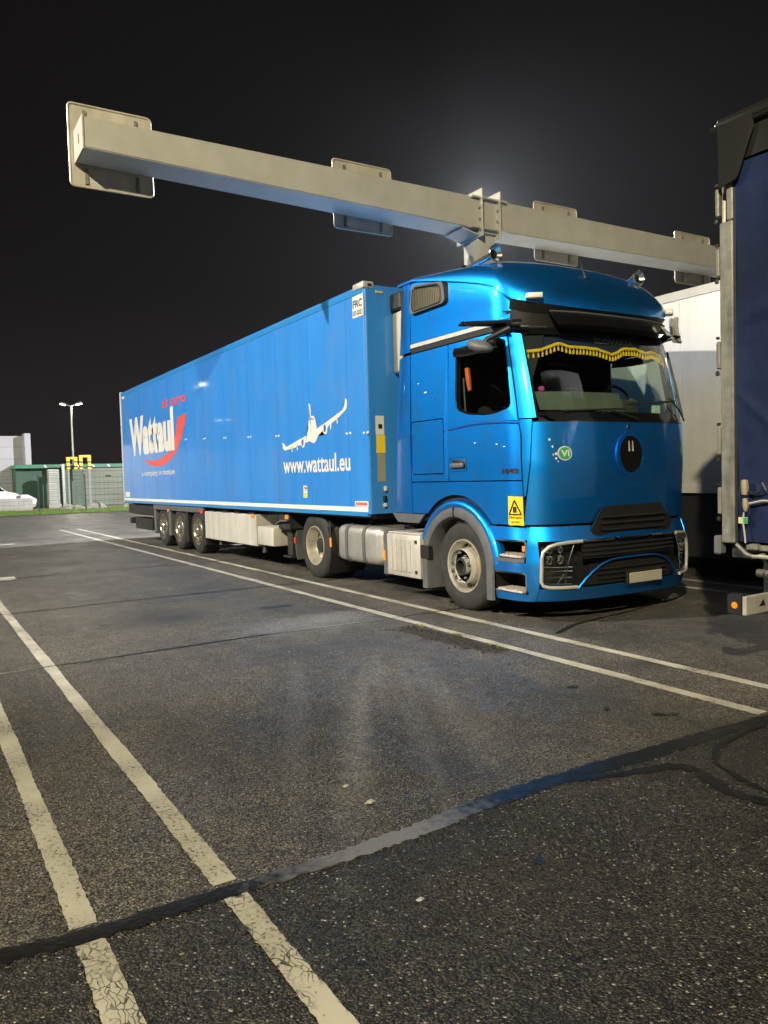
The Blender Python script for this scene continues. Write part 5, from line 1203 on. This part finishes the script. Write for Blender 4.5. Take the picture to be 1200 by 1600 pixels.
for k in range(6): box('cladding_rib', GREENW, B1, -52.44, -52.41, 5.5, 44, .35+k*.42, .40+k*.42)
vt = box('wall_vent', DARK, B1, -52.42, -52.40, 7.0, 7.4, 2.05, 2.15)
# grey building
B2 = thing('grey_building', 'pale grey clad hall with projecting corner fin at the left edge', 'building', (-60, -8, 0))
box('wall', GREYW, B2, -70, -55.0, -30, 1.95, 0, 4.95); box('corner_fin', GREYW, B2, -55.0, -53.6, 1.95, 2.35, 0, 5.2, .02); box('parapet', GREYW, B2, -70, -54.95, -30, 1.94, 4.95, 5.08)
for k in range(5): box('cladding_joint', STEEL, B2, -54.998, -54.985, -30, 1.94, .9+k*.85, .925+k*.85)
wlmp = box('wall_lamp', WALLLIT, B2, -54.98, -54.7, -.9, -.4, 3.6, 3.8)
# louvred cabinet
K = thing('louvred_cabinet', 'tall white louvred cabinet in front of the green building', 'cabinet', (-50.3, 3.2, 0))
box('cabinet_core', CREAM, K, -50.7, -50.0, 2.88, 3.50, .30, 2.60)
for k in range(15): box('louvre', BOXWHITE, K, -50.0, -49.93, 2.86, 3.52, .36+k*.15, .46+k*.15, .01)
box('plinth', CONC, K, -50.75, -49.9, 2.8, 3.58, 0, .30)
# striped portals
for i, (y0, y1, z0, z1, lab) in enumerate(((4.03, 4.72, 2.58, 3.40, 'left one of two yellow and black striped portal frames on a post'), (4.84, 5.60, 2.56, 3.52, 'right one of two yellow and black striped portal frames on a post'))):
    Pt = thing('portal_frame', lab, 'barrier', (-50, (y0+y1)/2, 0), 'striped portal frames')
    for yy in (y0, y1-.22):
        lgp = box('upright', YPAINT, Pt, -50.2, -49.98, yy, yy+.22, z0, z1-.16, .01)
        for q in range(2): box('black_stripe', BLACK, lgp, -50.205, -49.975, yy-.004, yy+.224, z0+.12+q*.32, z0+.22+q*.32)
    box('crossbar', YPAINT, Pt, -50.2, -49.98, y0, y1, z1-.159, z1, .01)
    box('support_post', mat('portal_post', (.25, .25, .22), .6), Pt, -50.15, -50.03, y0+.04 if i == 0 else y1-.2, (y0+.16) if i == 0 else y1-.06, 0, z0)
pc = tag(box('pipe_column', POLE, None, -50.3, -50.1, 3.72, 3.92, 0, 2.95, .03), 'plain grey column between the louvred cabinet and the portal frames', 'column')
# fence
Fe = thing('mesh_fence', 'thin dark green wire mesh fence along the grass verge', 'fence', (-41, 2, 0))
for k in range(14):
    y = 1.0+2.45*(k-6); box('fence_post', FENCEG, Fe, -41.03, -40.97, y-.03, y+.03, 0, 2.15)
bm = bmesh.new()
for k in range(11): z = .1+k*.2; add_box(bm, -41.004, -40.996, -14, 19, z-.004, z+.004)
for k in range(132): y = -14+k*.25; add_box(bm, -41.003, -40.997, y-.003, y+.003, .1, 2.12)
kind(finish(bm, 'wire_mesh', FENCEG, Fe, 0), 'stuff')
# kerb barrier and vehicles on the service road
bar = tag(box('concrete_barrier', CONC, None, -46.6, -46.2, -12, 1.35, 0, .78, .06, 2), 'long pale concrete barrier in front of the white van', 'barrier')
for (x, y, s, lab) in ((-43.8, 4.55, .42, 'pale boulder with slanting top on the verge by the fence'), (-43.6, 2.9, .34, 'squat grey boulder at the foot of the louvred cabinet'), (-43.2, 6.5, .33, 'small boulder beside the rear of the blue trailer'), (-43.4, 3.5, .28, 'low flat boulder right of the squat grey one')):
    bm = bmesh.new(); bmesh.ops.create_icosphere(bm, subdivisions=3, radius=1)
    for v in bm.verts:
        n = v.co.copy(); q = 1+.22*math.sin(n.x*3.1+x)*math.sin(n.y*4+y)+.12*math.sin(n.z*6+n.x*5); v.co = Vector((n.x*s*.9*q, n.y*s*1.25*q, max(n.z*s*.95*q, -.2*s)))
    bmesh.ops.translate(bm, verts=bm.verts, vec=(x, y, s*.2)); tag(finish(bm, 'boulder', STONE, None, 25), lab, 'boulder', 'boulders on the verge')
# white van
V = thing('white_van', 'white van half hidden at the left edge behind the concrete barrier', 'van', (-48, -1.2, 0))
def car(V, x0, x1, yr, yf, prof, m, wheels, winpoly):
    bm = bmesh.new(); n = len(prof)
    for x, ins in ((x0, 0),): pass
    a = [bm.verts.new((x0+.10*(1 if z > 1.1 else 0), y, z)) for y, z in prof]; b = [bm.verts.new((x1-.10*(1 if z > 1.1 else 0), y, z)) for y, z in prof]
    bm.faces.new(a); bm.faces.new(b[::-1])
    for k in range(n): bm.faces.new((a[k], b[k], b[(k+1) % n], a[(k+1) % n]))
    bmesh.ops.recalc_face_normals(bm, faces=bm.faces); bmesh.ops.bevel(bm, geom=list(bm.edges), offset=.05, segments=3, affect='EDGES')
    finish(bm, 'body', m, V, 40)
    for wp in winpoly:
        f = flat('window', GLOSSB, V, [(x1+.002-.10*(z-1.05)/.2 if z < 1.25 and False else x1-.094+.0, y, z) for y, z in wp], .006)
    for y in wheels:
        bm = bmesh.new(); add_lathe(bm, [(.19, -.02), (.21, -.03), (.32, -.02), (.34, .03), (.34, .2), (.19, .22)], (0, 0, 0), 'X', 28); 
        wo = finish(bm, 'wheel', TYRE, V); wo.location = (x1-.04, y, .34); wo.rotation_euler.z = math.pi; adopt(wo, V)
        bm = bmesh.new(); add_lathe(bm, [(.0, -.02), (.19, -.015), (.19, .03)], (0, 0, 0), 'X', 20); ri = finish(bm, 'rim', RIM, None); ri.parent = wo
car(V, -48.9, -47.1, -4.4, .85, [(-4.3, .35), (.75, .35), (.85, .55), (.83, .95), (.55, 1.12), (.05, 1.22), (-.75, 1.90), (-1.4, 1.98), (-4.25, 1.98), (-4.35, 1.0)], VANW, (-3.3, .05),
    [[(-1.55, 1.25), (-.05, 1.25), (-.62, 1.74), (-1.55, 1.80)], [(-3.9, 1.25), (-1.7, 1.25), (-1.7, 1.80), (-3.9, 1.80)]])
box('headlight', CHROME, V, -47.3, -47.09, .55, .80, .78, .95, .03)
V2 = thing('white_car', 'small white car with red tail lamp beyond the concrete barrier', 'car', (-50, 1.5, 0))
car(V2, -50.9, -49.2, 1.0, 2.2, [(.9, .3), (1.95, .3), (2.02, .55), (1.95, .72), (1.75, .80), (1.5, .98), (1.1, .98), (.88, .8)], VANW, (1.15, 1.75), [[(1.1, .80), (1.65, .80), (1.48, .94), (1.1, .94)]])
box('tail_lamp', REDR, V2, -49.25, -49.18, .95, 1.06, .62, .76, .01)

# ------------------------------------------------------------------ small things on the ground
WEED = mat('weed_leaves', (.16, .16, .03), .6)
for (x, y, n, lab) in ((.42, -.90, 40, 'yellowish weed tuft at the right end of the cracked patch'), (-.78, -.90, 30, 'small weed tuft at the left end of the cracked patch'), (-.2, -.88, 26, 'thin weed tuft along the line in the middle of the cracked patch')):
    bm = bmesh.new()
    for k in range(n):
        px, py = x+random.gauss(0, .06), y+random.gauss(0, .012); a = random.uniform(0, 6.28); l = random.uniform(.012, .035); p = Vector((px, py, .004)); q = Vector((math.cos(a), math.sin(a), 0)); t = p+q*l*.8+Vector((0, 0, l)); s_v = Vector((-q.y, q.x, 0))*l*.25
        bm.faces.new([bm.verts.new(p), bm.verts.new(p.lerp(t, .5)+s_v), bm.verts.new(t), bm.verts.new(p.lerp(t, .5)-s_v)])
    tag(finish(bm, 'weed_tuft', WEED, None, 0), lab, 'weed', 'weeds in the cracked patch')
PAPER = mat('crumpled_paper', (.34, .34, .34), .8)
for (x, y, s, lab) in ((2.32, -3.46, .018, 'crumpled white scrap lying above the pale tar seam'), (2.55, -3.46, .024, 'larger crumpled grey scrap just above the pale tar seam'), (3.38, -3.74, .014, 'tiny pale scrap below the tar seam')):
    bm = bmesh.new(); bmesh.ops.create_icosphere(bm, subdivisions=2, radius=1)
    for v in bm.verts: q = random.uniform(.55, 1.15); v.co = Vector((v.co.x*s*q*.8, v.co.y*s*q*1.2, max(v.co.z*s*.4*q, -.002)))
    bmesh.ops.translate(bm, verts=bm.verts, vec=(x, y, .006)); tag(finish(bm, 'paper_scrap', PAPER, None, 0), lab, 'litter', 'scraps on the asphalt')
HAZE_DENSITY = 0.00010
if HAZE_DENSITY:
    bm = bmesh.new(); add_box(bm, -125, 24, -60, 60, -1, 17.6); hz = finish(bm, 'haze', None, None, 0); kind(hz, 'stuff')
    hm = bpy.data.materials.new('night_haze'); hm.use_nodes = True; N, L = nodes(hm); N.remove(N['Principled BSDF'])
    pv = N.new('ShaderNodeVolumePrincipled'); pv.inputs['Density'].default_value = HAZE_DENSITY; pv.inputs['Color'].default_value = (.9, .92, 1, 1); L.new(pv.outputs[0], N['Material Output'].inputs['Volume'])
    hz.data.materials.append(hm)
